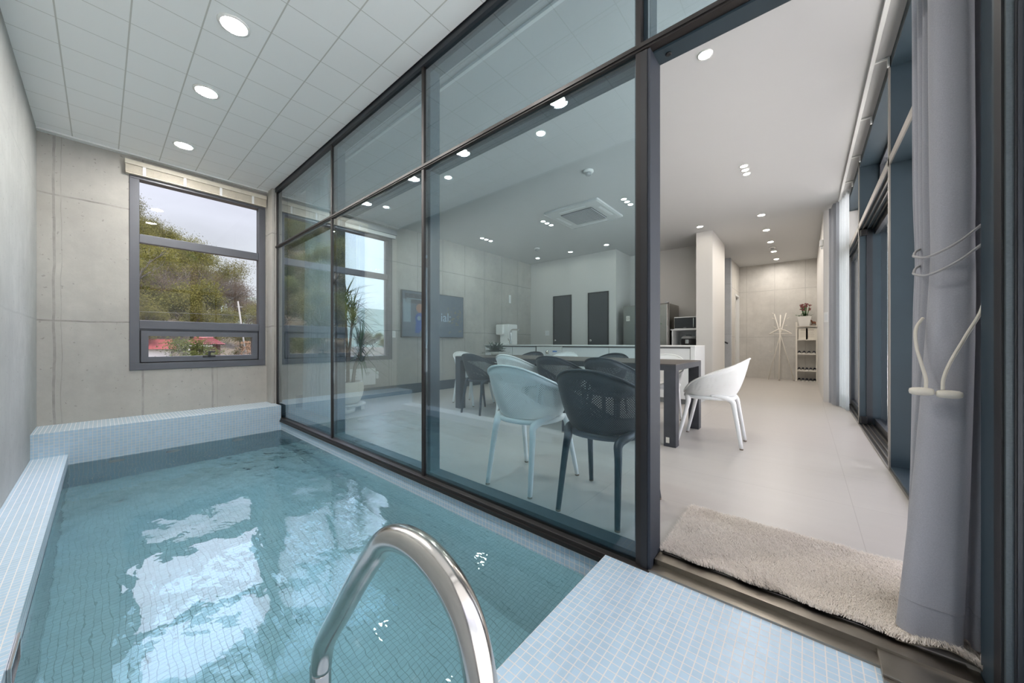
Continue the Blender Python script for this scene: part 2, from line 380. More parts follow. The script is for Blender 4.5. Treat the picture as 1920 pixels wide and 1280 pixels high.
# ------------------------------------------------------------ mesh helpers
class MB:
    def __init__(s): s.bm = bmesh.new()
    def box(s, x0, x1, y0, y1, z0, z1, bev=0., rot=None, piv=None):
        t = bmesh.new()
        bmesh.ops.create_cube(t, size=1)
        for v in t.verts: v.co = Vector(((x0 + x1) / 2 + v.co.x * (x1 - x0), (y0 + y1) / 2 + v.co.y * (y1 - y0), (z0 + z1) / 2 + v.co.z * (z1 - z0)))
        if bev: bmesh.ops.bevel(t, geom=t.edges[:], offset=bev, segments=2, affect='EDGES', profile=.5)
        return s._merge(t, rot, piv)
    def _merge(s, t, rot=None, piv=None):
        if rot is not None:
            p = Vector(piv or (0, 0, 0)); bmesh.ops.rotate(t, verts=t.verts, cent=p, matrix=rot)
        me = bpy.data.meshes.new('t'); t.to_mesh(me); t.free(); s.bm.from_mesh(me); bpy.data.meshes.remove(me); return s
    def tube(s, pts, r, n=10, cap=True, closed=False):
        pts = [Vector(p) for p in pts]; N = len(pts)
        rs = r if isinstance(r, (list, tuple)) else [r] * N
        rings = []; up = None
        for i, p in enumerate(pts):
            if closed: t = (pts[(i + 1) % N] - pts[i - 1]).normalized()
            else: t = (pts[min(i + 1, N - 1)] - pts[max(i - 1, 0)]).normalized()
            if up is None: up = t.orthogonal().normalized()
            else:
                up = up - t * up.dot(t)
                up = up.normalized() if up.length > 1e-6 else t.orthogonal().normalized()
            b = t.cross(up)
            rings.append([s.bm.verts.new(p + (up * math.cos(2 * PI * k / n) + b * math.sin(2 * PI * k / n)) * rs[i]) for k in range(n)])
        M_ = N if closed else N - 1
        for i in range(M_):
            a, c = rings[i], rings[(i + 1) % N]
            for k in range(n):
                f = s.bm.faces.new((a[k], a[(k + 1) % n], c[(k + 1) % n], c[k])); f.smooth = True
        if cap and not closed:
            s.bm.faces.new(rings[0][::-1]); s.bm.faces.new(rings[-1])
        return s
    def lathe(s, prof, c=(0, 0, 0), n=24, cap=True, axis='Z', smooth=True):
        c = Vector(c); rings = []
        for r, z in prof:
            ring = []
            for k in range(n):
                a = 2 * PI * k / n; u, v = r * math.cos(a), r * math.sin(a)
                p = {'Z': (u, v, z), 'X': (z, u, v), 'Y': (v, z, u)}[axis]
                ring.append(s.bm.verts.new(c + Vector(p)))
            rings.append(ring)
        for a, b in zip(rings, rings[1:]):
            for k in range(n):
                f = s.bm.faces.new((a[k], a[(k + 1) % n], b[(k + 1) % n], b[k])); f.smooth = smooth
        if cap:
            s.bm.faces.new(rings[0][::-1]); s.bm.faces.new(rings[-1])
        return s
    def quad(s, *p):
        s.bm.faces.new([s.bm.verts.new(q) for q in p]); return s
    def prism(s, pts, z0, z1):
        a = [s.bm.verts.new((x, y, z0)) for x, y in pts]; b = [s.bm.verts.new((x, y, z1)) for x, y in pts]; k = len(pts)
        s.bm.faces.new(a[::-1]); s.bm.faces.new(b)
        for i in range(k): s.bm.faces.new((a[i], a[(i + 1) % k], b[(i + 1) % k], b[i]))
        return s
    def frame(s, plane, c, t, a0, a1, b0, b1, w):
        """rectangular frame in the plane x=c or y=c (thickness t towards +)"""
        for (u0, u1, v0, v1) in ((a0, a1, b0, b0 + w), (a0, a1, b1 - w, b1), (a0, a0 + w, b0 + w, b1 - w), (a1 - w, a1, b0 + w, b1 - w)):
            if plane == 'X': s.box(c, c + t, u0, u1, v0, v1)
            else: s.box(u0, u1, c, c + t, v0, v1)
        return s
    def build(s, name, mat, parent=None, bevel=0., keepnormals=False):
        if parent is not None:
            o_ = Vector(parent.location)
            p = parent.parent
            while p is not None: o_ += p.location; p = p.parent
            for v in s.bm.verts: v.co -= o_
        if not keepnormals: bmesh.ops.recalc_face_normals(s.bm, faces=s.bm.faces[:])
        me = bpy.data.meshes.new(name); s.bm.to_mesh(me); s.bm.free()
        me.materials.append(mat)
        o = bpy.data.objects.new(name, me); col.objects.link(o)
        if parent is not None: o.parent = parent
        return o
def mesh_to_local(o, loc):
    """move a top-level mesh's origin to loc"""
    o.data.transform(Matrix.Translation(-Vector(loc))); o.location = loc; return o
def tag(o, label, cat, group=None, kind=None):
    o['label'] = label; o['category'] = cat
    if group: o['group'] = group
    if kind: o['kind'] = kind
    return o
def struct(o, label=None):
    o['kind'] = 'structure'
    if label: o['label'] = label
    return o
def thing(name, label, cat, loc=(0, 0, 0), group=None, kind=None):
    o = bpy.data.objects.new(name, None); col.objects.link(o); o.location = loc; o.empty_display_size = .1
    if kind == 'structure': o['kind'] = kind; o['label'] = label
    else: tag(o, label, cat, group, kind)
    return o
def copy_tree(o, parent=None):
    c = o.copy(); col.objects.link(c)
    if parent is not None: c.parent = parent
    for ch in o.children: copy_tree(ch, c)
    return c
def smooth_path(pts, n=6, closed=False):
    pts = [Vector(p) for p in pts]; out = []; N = len(pts)
    R = N if closed else N - 1
    for i in range(R):
        g = (lambda k: pts[k % N]) if closed else (lambda k: pts[max(0, min(N - 1, k))])
        p0, p1, p2, p3 = g(i - 1), g(i), g(i + 1), g(i + 2)
        for j in range(n):
            t = j / n
            out.append(.5 * ((2 * p1) + (-p0 + p2) * t + (2 * p0 - 5 * p1 + 4 * p2 - p3) * t * t + (-p0 + 3 * p1 - 3 * p2 + p3) * t ** 3))
    if not closed: out.append(pts[-1])
    return out

XF, XR = -5.65, .48           # far wall plane, inner face of the long window wall
GY = 1.53                     # glass plane of the partition
ZC, ZP = 3.05, 3.0            # room ceiling, pool ceiling
YE = 11.5                     # entry wall
ZD, ZW = -.03, -.178          # pool deck, water

# ------------------------------------------------------------ setting
struct(MB().box(XF - .25, .78, 1.64, YE + .2, -.2, 0).build('floor', M['floor']), 'pale beige large format floor tiles of the living room')
b = MB().box(XF - .25, .85, 1.49, YE + .2, ZC, ZC + .25); struct(b.build('ceiling', M['ceil']), 'smooth white living room ceiling')
b = MB().box(XF - .25, .85, -.65, 1.495, ZP, ZP + .3); struct(b.build('pool_ceiling', M['ctile']), 'white square panelled ceiling over the pool')
struct(MB().box(.86, 2.6, -1.6, YE, 3.02, 3.22).build('added_eave', M['ceil']), 'added flat overhang outside the right windows, cutting the high daylight')  # unseen slab added to block high sky and sun from the windows
b = MB()                       # trim strip where the panelled ceiling meets the far wall
b.box(XF, XF + .07, -.4, 1.47, ZP - .015, ZP - .0005); struct(b.build('trim_1', M['plastic']), 'white edge trim of the pool ceiling at the far wall')

W1 = (.20, 1.48 - .03, .64, 2.83); W2 = (2.36, 3.36, .65, 2.83)
b = MB()
T = .28
for (y0, y1, z0, z1) in ((-.65, W1[0], -1.2, ZC), (W1[1], W2[0], -1.2, ZC), (W2[1], 7.47, -.2, ZC), (W1[0], W1[1], -1.2, W1[2]), (W1[0], W1[1], W1[3], ZC), (W2[0], W2[1], -.2, W2[2]), (W2[0], W2[1], W2[3], ZC)):
    b.box(XF - T, XF, y0, y1, z0, z1)
struct(b.build('wall_far', M['conc_far']), 'board-marked exposed concrete wall with two dark framed windows')
struct(MB().box(XF, .65, -.65, -.40, -1.2, ZP).build('wall_left', M['conc_left']), 'pale concrete side wall of the pool room')
struct(MB().box(XF, -5.42, 1.468, 1.75, .0, ZP).build('wall_pier', M['conc_far']), 'concrete pier between the pool window and the glass partition')
b = MB(); b.box(XF, -3.25, 7.47, 7.6, -.0, ZC)
struct(b.build('wall_kitchen', M['white']), 'white plaster wall with two dark doors behind the kitchen counter')
b = MB(); b.box(-3.25, -1.6, 8.30, 8.45, 0, ZC).box(-3.38, -3.25, 7.6, 8.45, 0, ZC)
struct(b.build('wall_recess', M['white']), 'white back wall of the fridge recess')
struct(MB().box(-1.60, -1.325, 7.37, 8.65, 0, ZC).build('wall_column', M['white'], None), 'tall white plastered column at the end of the kitchen')
b = MB(); b.box(-2.75, -1.41, 10.05, 10.2, 0, ZC); b.box(-2.85, -2.75, 8.45, 10.2, 0, ZC)
struct(b.build('wall_stair', M['conc_stair']), 'grey concrete wall at the stair opening')
b = MB(); b.box(-1.53, -1.41, 10.2, 10.75, 0, ZC).box(-1.53, -1.41, 10.75, 11.42, 2.2, ZC).box(-1.53, -1.41, 11.42, YE, 0, ZC)
struct(b.build('wall_hall', M['conc_entry']), 'white wall with a door at the left of the entrance hall')
struct(MB().box(-1.6, .35, YE, YE + .2, 0, ZC).build('wall_entry', M['conc_entry']), 'concrete entrance wall behind the coat stand')
struct(MB().box(.22, .48, 7.45, YE, 0, ZC).box(.48, .78, 7.45, 7.6, 0, ZC).build('wall_right', M['white']), 'white wall end beside the far curtains')
struct(MB().box(XF, XF + .018, 1.75, 7.47, 0, .18).build('baseboard_far', M['teal_steel']), 'dark baseboard along the concrete wall')

# doors in the kitchen wall
for k, (x0, x1) in enumerate(((-4.92, -4.39), (-3.94, -3.42))):
    d = thing(f'door_{k + 1}', ('left' if k == 0 else 'right') + ' dark narrow door in the white kitchen wall', 'door', ((x0 + x1) / 2, 7.47, 0), kind='structure')
    b = MB(); b.frame('Y', 7.445, .024, x0, x1, 0.0, 2.13, .03); b.build('door_frame', M['black'], d)
    MB().box(x0 + .03, x1 - .03, 7.452, 7.469, .01, 2.10).build('door_leaf', M['door'], d)
    MB().lathe([(.012, 0), (.012, -.03), (.03, -.035), (.034, -.05), (.02, -.062)], (x0 + .09, 7.452, 1.0), 16, axis='Y').build('door_knob', M['chrome'], d)
d = thing('door_3', 'white door in the hall wall left of the coat stand', 'door', (-1.41, 11.08, 0), kind='structure')
MB().box(-1.50, -1.47, 10.76, 11.41, .01, 2.19).build('door_leaf', M['white'], d)
b = MB(); b.box(-1.53, -1.40, 10.72, 10.76, 0, 2.24).box(-1.53, -1.40, 11.41, 11.45, 0, 2.24).box(-1.53, -1.40, 10.76, 11.41, 2.19, 2.24); b.build('door_frame', M['cab'], d)
MB().tube([(-1.47, 10.84, 1.0), (-1.42, 10.84, 1.0), (-1.42, 10.95, 1.0)], .009, 8).build('door_handle', M['chrome'], d)

# ---- pool basin, ledges, deck, water
b = MB()
b.box(XF, -.70 + .0, -.40, 1.5, -1.25, -.95)                                   # bottom
b.box(-.70, .65, -.40, 1.495, -1.25, -.95)
struct(b.build('pool_bottom', M['tile_pool']), 'tiled bottom of the pool under the water')
b = MB(); b.box(-5.17, -.70, 1.50, 1.64, -.95, -.072)
b.box(-5.17, -.70, -.40, -.195, -.95, -.082); b.box(-.70, .65, -.40, 1.50, -.95, ZD); b.box(-.52, .42, 1.50, 1.62, -.95, ZD - .002)
b.box(XF, -5.17, -.40, 1.50, -.95, .136)
struct(b.build('pool_surround', M['tile']), 'pale blue mosaic tiled pool walls, ledges and deck')
b = MB(); b.box(-5.12, -.72, 1.478, 1.492, -.62, -.60)
b.bm.free()
bm_ = bmesh.new()
b = MB(); b.bm.free(); b.bm = bm_
NX, NY = 150, 60
def wz(x, y):
    return ZW + .0
b.box(-5.168, -.702, -.193, 1.4985, -.948, ZW)
water = b.build('water', M['water'])
tag(water, 'rippled clear turquoise water filling the tiled pool', 'water', kind='stuff')
for i, y in enumerate((.10, .50, 1.05)):
    o = MB().lathe([(.055, 0), (.055, .006), (.045, .01), (.02, .012)], (-5.169, y, -.33), 20, axis='X').build('pool_jet', M['plastic'])
    tag(o, 'round white inlet cover under water on the far pool wall, ' + ('nearest the left ledge', 'the middle one', 'nearest the glass wall')[i], 'pool fitting', 'round inlet covers on the far pool wall')
    mesh_to_local(o, (-5.169, y, -.33))
r = thing('wall_skimmer', 'small metal framed skimmer slot in the left pool wall at the waterline', 'skimmer', (-2.05, -.195, -.15))
MB().frame('Y', -.194, .008, -2.16, -1.94, -.20, -.10, .012).build('frame', M['chrome'], r)
MB().box(-2.148, -1.952, -.1945, -.192, -.188, -.112).build('opening', M['black'], r)

# threshold of the doorway
t = thing('door_threshold', 'worn stainless threshold under the glass door opening beside the rug', 'threshold', (-.1, 1.57, -.03), kind='structure'); t.name = 'trim_2'
b = MB(); b.box(-.51, .36, 1.565, 1.645, ZD, -.004).box(-.51, .36, 1.500, 1.508, ZD, -.022).box(-.51, .36, 1.508, 1.565, ZD, -.026)
b.build('channel', M['plate'], t)
b = MB(); b.box(.17, .385, 1.455, 1.645, ZD, -.012, .002); b.box(.17, .385, 1.44, 1.455, ZD, -.020, .002); b.build('cover_plate', M['plate'], t)

# ------------------------------------------------------------ windows of the far wall
def far_window(n, W, label, lower):
    y0, y1, z0, z1 = W
    w = thing(f'window_{n}', label, 'window', (XF, (y0 + y1) / 2, z0), kind='structure')
    b = MB(); X0, X1 = XF - .10, XF + .012
    fw = .075
    b.box(X0, X1, y0, y1, z0, z0 + fw, .003).box(X0, X1, y0, y1, z1 - fw, z1, .003).box(X0, X1, y0, y0 + fw, z0 + fw, z1 - fw, .003).box(X0, X1, y1 - fw, y1, z0 + fw, z1 - fw, .003)
    b.build('window_frame', M['alu'], w)
    b = MB(); b.box(X0 + .02, X1 - .02, y0 + fw, y1 - fw, 2.06, 2.155, .003); b.build('transom_bar', M['alu'], w)
    MB().box(XF - .062, XF - .046, y0 + fw, y1 - fw, 2.155, z1 - fw).build('pane', M['wglass'], w)
    if lower:
        MB().box(X0 + .02, X1 - .005, y0 + fw, y1 - fw, 1.10, 1.195, .003).box(X0 + .03, X1 - .03, y0 + fw, y1 - fw, 1.085, 1.10).build('sill_bar', M['alu'], w)
        MB().box(XF - .062, XF - .046, y0 + fw, y1 - fw, 1.195, 2.06).build('pane', M['wglass'], w)
        sa = MB(); a0, a1, c0, c1 = y0 + fw + .012, y1 - fw - .012, z0 + fw + .012, 1.078
        sa.frame('X', XF - .07, .075, a0, a1, c0, c1, .058)
        s = sa.build('sash', M['alu'], w)
        MB().frame('X', XF - .075, .055, a0 - .012, a1 + .012, c0 - .012, c1 + .006, .011).build('gasket', M['black'], w)
        MB().box(XF - .04, XF - .025, a0 + .055, a1 - .055, c0 + .055, c1 - .055).build('pane', M['wglass'], w)
        ym = (y0 + y1) / 2 + .04
        h = MB(); h.box(XF + .004, XF + .014, ym - .06, ym + .06, c0 + .038, c0 + .062, .002).box(XF + .008, XF + .03, ym - .012, ym + .012, c0 + .05, c0 + .11, .003).box(XF + .018, XF + .032, ym - .012, ym + .055, c0 + .095, c0 + .115, .003)
        h.build('sash_handle', M['black'], w)
    else:
        MB().box(XF - .062, XF - .046, y0 + fw, y1 - fw, z0 + fw, 2.06).build('pane', M['wglass'], w)
    return w
far_window(1, W1, 'dark framed window over the pool ledge with a hopper sash at the bottom', True)
far_window(2, W2, 'dark framed living room window behind the potted tree', False)
# raised venetian blind over window 1
bl = thing('venetian_blind', 'raised cream wooden venetian blind above the pool window', 'blind', (XF + .05, .81, 2.93))
MB().box(XF + .004, XF + .06, .165, 1.455, 2.885, 2.935, .003).build('head_rail', M['bwood'], bl)
b = MB()
for k in range(13): b.box(XF + .006, XF + .056, .17, 1.45, 2.80 + k * .0063, 2.80 + k * .0063 + .0042)
b.build('slat_stack', M['bwood'], bl)
MB().box(XF + .006, XF + .056, .17, 1.45, 2.785, 2.797, .002).build('bottom_rail', M['bwood'], bl)
for y in (.31, .64, .97, 1.30): MB().box(XF + .0565, XF + .059, y - .012, y + .012, 2.785, 2.885).build('ladder_tape', M['tape'], bl)

bl = thing('roller_blind', 'rolled up grey blind box above the living room window', 'blind', (XF + .05, 2.58, 2.93))
MB().box(XF + .004, XF + .07, 2.30, 3.42, 2.86, 2.95, .004).build('head_box', M['gplastic'], bl)
MB().box(XF + .012, XF + .055, 2.32, 3.40, 2.80, 2.858, .004).build('rolled_fabric', M['cab'], bl)

# ------------------------------------------------------------ glass partition
gp = thing('glass_partition', 'tall dark steel framed glass wall between the pool and the living room', 'partition', (0, 0, 0), kind='structure')
XL = -5.42
b = MB()
b.box(XL, -.505, 1.492, 1.548, -.072, -.028, .003)            # sill under the glass
b.box(XL, -.505, 1.484, 1.494, -.072, -.050)
b.build('sill', M['bronze'], gp)
MB().box(XL, -.505, 1.552, 1.64, -.18, -.001).build('floor_beam', M['teal_steel'], gp)
MB().box(XL, .42, 1.505, 1.56, ZP - .045, ZC).build('head_channel', M['steel_dark'], gp)
MB().box(XL, .42, 1.562, 1.66, 2.955, ZC).build('head_beam', M['teal_steel'], gp)
mx = [-5.40, -3.695, -2.135, -.545, .39]
b = MB(); b.box(XL, .386, 1.510, 1.552, 2.208, 2.242, .002); b.box(XL, .386, 1.504, 1.51, 2.218, 2.232); b.build('transom', M['bronze'], gp)
MB().box(XL, .386, 1.554, 1.638, 2.20, 2.25).build('transom_beam', M['teal_steel'], gp)
for x, wd in ((-5.40, .014), (-3.695, .013), (-2.135, .014), (-.558, .012)):
    b = MB(); b.box(x - wd, x + wd, 1.515, 1.552, -.028, ZP - .04, .002)
    b.build('mullion', M['bronze'], gp)
    b = MB(); b.box(x - .03, x + .04, 1.556, 1.639, -.0, 2.955); b.build('post', M['teal_steel'], gp)
MB().box(-.517, -.505, 1.512, 1.642, ZD + .0, 2.2).build('door_jamb', M['jamb'], gp)
MB().box(-.5455, -.5175, 1.508, 1.53, ZD, 2.2).build('door_gasket', M['black'], gp)
b = MB(); b.box(.387, .44, 1.546, 1.64, ZD, ZP - .04, .002); b.build('post', M['teal_steel'], gp)
b = MB(); b.box(.386, .391, 1.500, 1.545, ZD, ZP).box(.4035, .407, 1.485, 1.50, ZD, ZP).box(.391, .42, 1.506, 1.545, ZD, ZP); b.build('gasket', M['black'], gp)
MB().box(.391, .4035, 1.490, 1.505, ZD, ZP).build('glazing_spacer', M['spacer'], gp)
MB().box(.407, .414, 1.482, 1.505, ZD, ZP).build('mullion', M['steel_dark'], gp)
for i in range(3):
    x0, x1 = mx[i] + .022, mx[i + 1] - .022
    MB().box(x0, x1, GY - .004, GY + .014, -.028, 2.206).build('pane', M['pglass'], gp)
    MB().box(x0, x1, GY - .004, GY + .014, 2.244, ZP - .045).build('pane', M['pglass'], gp)
MB().box(mx[3] + .026, .36, GY - .004, GY + .014, 2.244, ZP - .045).build('pane', M['pglass'], gp)
MB().lathe([(.012, -.001), (.012, -.004), (.009, -.006)], (-.455, 1.595, 2.20), 14).build('latch_hole', M['black'], gp)

# ------------------------------------------------------------ long window wall on the right (X = .48)
w4 = thing('window_4', 'deep dark steel framed window wall with sliding glass doors along the right side', 'window', (0, 0, 0), kind='structure')
X1 = .70
ys = [1.64, 3.755, 5.67, 7.45]
for y in ys[1:3]:
    MB().box(XR, X1, y, y + .045, 0, ZC).build('post', M['teal_steel'], w4)
    MB().box(XR - .008, XR, y - .002, y + .047, 0, ZC).build('post_edge', M['edge'], w4)
MB().box(.44, X1, 1.60, 1.66, 0, ZC).build('post', M['teal_steel'], w4)
b = MB(); b.box(XR, X1, 1.66, 7.45, 2.26, 2.31); b.build('transom', M['teal_steel'], w4)
MB().box(XR - .008, XR, 1.66, 7.45, 2.255, 2.315).build('transom_edge', M['edge'], w4)
MB().box(XR, X1, 1.66, 7.45, 2.97, ZC).build('head', M['teal_steel'], w4)
MB().box(XR - .01, XR, 1.66, 7.45, -.01, .006).build('floor_edge', M['edge'], w4)
MB().box(XR, X1, 1.66, 3.755, .0, .03).build('sill', M['teal_steel'], w4)
b = MB()
for x in (.50, .535, .575, .61, .65): b.box(x, x + .008, 3.80, 7.45, 0.0, .018).box(x, x + .008, 3.80, 7.45, 2.238, 2.26)
b.build('sliding_track', M['plate'], w4)
MB().box(XR, X1, 3.80, 7.45, -.0, .004).build('track_bed', M['black'], w4)
for (y0, y1) in ((1.66, 3.755), (3.80, 5.67), (5.715, 7.45)):
    MB().box(.655, .672, y0 + .03, y1 - .03, 2.34, 2.94).build('pane', M['wglass'], w4)
    MB().frame('X', .64, .05, y0, y1, 2.31, 2.97, .035).build('glazing_bead', M['alu'], w4)
MB().box(.655, .672, 1.69, 3.72, .06, 2.23).build('pane', M['wglass'], w4)
MB().frame('X', .64, .05, 1.66, 3.755, .03, 2.26, .04).build('glazing_bead', M['alu'], w4)
for k, (x, y0, y1) in enumerate(((.60, 3.80, 5.75), (.535, 5.66, 7.44))):
    L = MB().frame('X', x, .05, y0, y1, .02, 2.24, .065).build('sliding_leaf', M['steel_dark'], w4)
    MB().box(x + .018, x + .034, y0 + .06, y1 - .06, .08, 2.18).build('pane', M['wglass'], L)
    if k: MB().box(x - .03, x, y0 + .02, y0 + .05, .96, 1.14, .004).box(x - .05, x - .03, y0 + .025, y0 + .045, 1.05, 1.12, .003).build('door_lock', M['chrome'], L)
MB().box(.485, .54, 5.60, 5.66, .02, .10, .004).box(.485, .54, 5.60, 5.66, 2.17, 2.235, .004).build('track_stop', M['black'], w4)
# end window of the pool room (X = .40)
w5 = thing('window_5', 'tall glazed end of the pool room beside the door opening', 'window', (0, 0, 0), kind='structure')
b = MB(); b.box(.43, .50, 1.455, 1.498, ZD, ZP).box(.41, .50, -.40, -.33, ZD, ZP).box(.41, .50, -.33, 1.455, ZD, .03).box(.41, .50, -.33, 1.455, 2.93, ZP).box(.425, .50, -.33, 1.455, 2.2, 2.26); b.build('window_frame', M['steel_dark'], w5)
MB().box(.414, .424, -.33, 1.478, .03, 2.93).build('pane', M['wglass'], w5)

# curtain rail on the room ceiling by the windows, and one by the partition
for nm, lab, seg in (('curtain_rail', 'long white curtain rail on the ceiling beside the right window wall', (.372, .398, 1.75, 7.35, 3.028, 3.049)),
                     ('curtain_rail', 'white curtain rail on the ceiling along the glass partition', (-5.4, -.6, 1.80, 1.825, 3.028, 3.049))):
    x0, x1, y0, y1, z0, z1 = seg
    t = thing(nm, lab, 'curtain rail', ((x0 + x1) / 2, (y0 + y1) / 2, 3.05))
    MB().box(x0, x1, y0, y1, z0, z1, .002).build('rail', M['plastic'], t)
    if x0 > 0:
        for y in (2.6, 3.75, 4.62, 5.5, 6.3):
            MB().box(.398, .474, y - .008, y + .008, 3.034, 3.046).box(.462, .474, y - .01, y + .01, 2.975, 3.046).build('bracket', M['plastic'], t)

# ------------------------------------------------------------ ceiling lights
def downlight(name, x, y, z, r, label, group, mat):
    t = thing(name, label, 'ceiling light', (x, y, z), group)
    MB().lathe([(r * 1.0, -.0005), (r * 1.28, -.0005), (r * 1.25, -.006), (r * 1.03, -.008)], (x, y, z), 28, cap=False).build('trim_ring', M['plastic'], t)
    MB().lathe([(.0005, -.0035), (r * 1.0, -.0035)], (x, y, z), 28, cap=False).build('lamp_disc', mat, t)
    return t
NUM = ['first', 'second', 'third', 'fourth', 'fifth', 'sixth']
for i, x in enumerate((-4.95, -3.75, -2.83, -1.61)):
    downlight('pool_downlight', x, .557, ZP, .068, f'round downlight in the panelled pool ceiling, {NUM[i]} from the window wall', 'downlights over the pool', M['lamp_pool'])
rows = ((-.56, 'in the row along the right windows'), (-2.03, 'in the second row from the right windows'), (-3.47, 'in the third row from the right windows'), (-4.96, 'in the row along the concrete wall'))
for x, rn in rows:
    rn2 = rn
    downlight('downlight', x, 2.85, ZC, .040, f'single downlight near the glass wall {rn2}', 'single downlights along the glass wall', M['lamp_near'])
    for k, y in enumerate((4.94, 5.06, 5.19)):
        downlight('downlight', x, y, ZC, .034, f'{("front", "middle", "back")[k]} lamp of the downlight trio {rn2}', 'trios of downlights over the dining table', M['lamp'])
for k, y in enumerate((7.02, 8.01, 9.0, 9.99, 10.94)):
    downlight('downlight', -.555, y, ZC, .046, f'round downlight leading to the entrance hall, {NUM[k]} from the front', 'row of downlights to the entrance', M['lamp_hall'])
for k, x in enumerate((-1.46, -2.35, -3.26, -4.145, -5.08)):
    downlight('downlight', x, 7.0, ZC, .046, f'round downlight in front of the white kitchen wall, {NUM[k]} from the white column', 'downlights over the kitchen counter', M['lamp_soft'])
for k, (x, y) in enumerate(((-2.03, 3.85), (-4.555, 6.25), (-.555, 9.52))):
    o = thing('smoke_detector', ('white smoke detector on the ceiling above the dining table', 'white smoke detector on the ceiling before the kitchen', 'small white smoke detector between the hall downlights')[k], 'smoke detector', (x, y, ZC), 'ceiling detectors')
    MB().lathe([(.062, 0), (.062, -.018), (.05, -.026)], (x, y, ZC - .0005), 24).build('base', M['plastic'], o)
    MB().lathe([(.034, 0), (.034, -.03), (.026, -.036)], (x, y, ZC - .026), 20).build('sensor_head', M['gplastic'], o)
ac = thing('ceiling_cassette', 'square white air conditioner cassette in the ceiling over the dining table', 'air conditioner', (-2.77, 5.1, ZC))
MB().box(-3.245, -2.295, 4.625, 5.575, ZC - .033, ZC - .0005, .03).build('panel', M['acp'], ac)
b = MB(); b.frame('X', 0, .1, 0, 1, 0, 1, .1); b.bm.free()
b = MB()
for k in range(17):
    x = -3.03 + k * .0325; b.box(x - .005, x + .005, 4.84, 5.36, ZC - .052, ZC - .036)
for k in range(17):
    y = 4.84 + k * .0325; b.box(-3.03, -2.51, y - .005, y + .005, ZC - .050, ZC - .037)
b.build('grille', M['gplastic'], ac)
MB().box(-3.045, -2.495, 4.825, 5.375, ZC - .0365, ZC - .0345).build('grille_back', M['black'], ac)
for (x0, x1, y0, y1) in ((-3.0, -2.54, 4.70, 4.745), (-3.0, -2.54, 5.455, 5.50), (-3.17, -3.125, 4.87, 5.33), (-2.415, -2.37, 4.87, 5.33)):
    MB().box(x0, x1, y0, y1, ZC - .040, ZC - .0355, .002).build('air_flap', M['cab'], ac)

# ------------------------------------------------------------ dining table
tb = thing('dining_table', 'long dark wooden dining table with thick square legs', 'table', (-2.385, 3.81, 0))
tx0, tx1, ty0, ty1 = -3.88, -.885, 3.32, 4.30
MB().box(tx0, tx1, ty0, ty1, .742, .750, .002).build('tabletop', M['ttop'], tb)
b = MB(); b.box(tx0, tx1, ty0, ty0 + .05, .690, .7415).box(tx0, tx1, ty1 - .05, ty1, .690, .7415).box(tx0, tx0 + .06, ty0 + .051, ty1 - .051, .680, .7415).box(tx1 - .06, tx1, ty0 + .0501, ty1 - .0501, .690, .7415).box(tx0 + .061, tx1 - .061, ty0 + .051, ty1 - .051, .725, .7410)
b.build('apron', M['char'], tb)
lg = []
for (x, y) in ((tx0, ty0), (tx1 - .105, ty0), (tx0, ty1 - .10), (tx1 - .105, ty1 - .10)):
    lg.append(MB().box(x, x + .105, y, y + .10, .0, .69, .003).build('leg', M['char'], tb))
MB().box(tx1 - .085, tx1 - .055, ty0 - .0015, ty0 - .0002, .035, .085).build('sticker', M['paper'], lg[1])

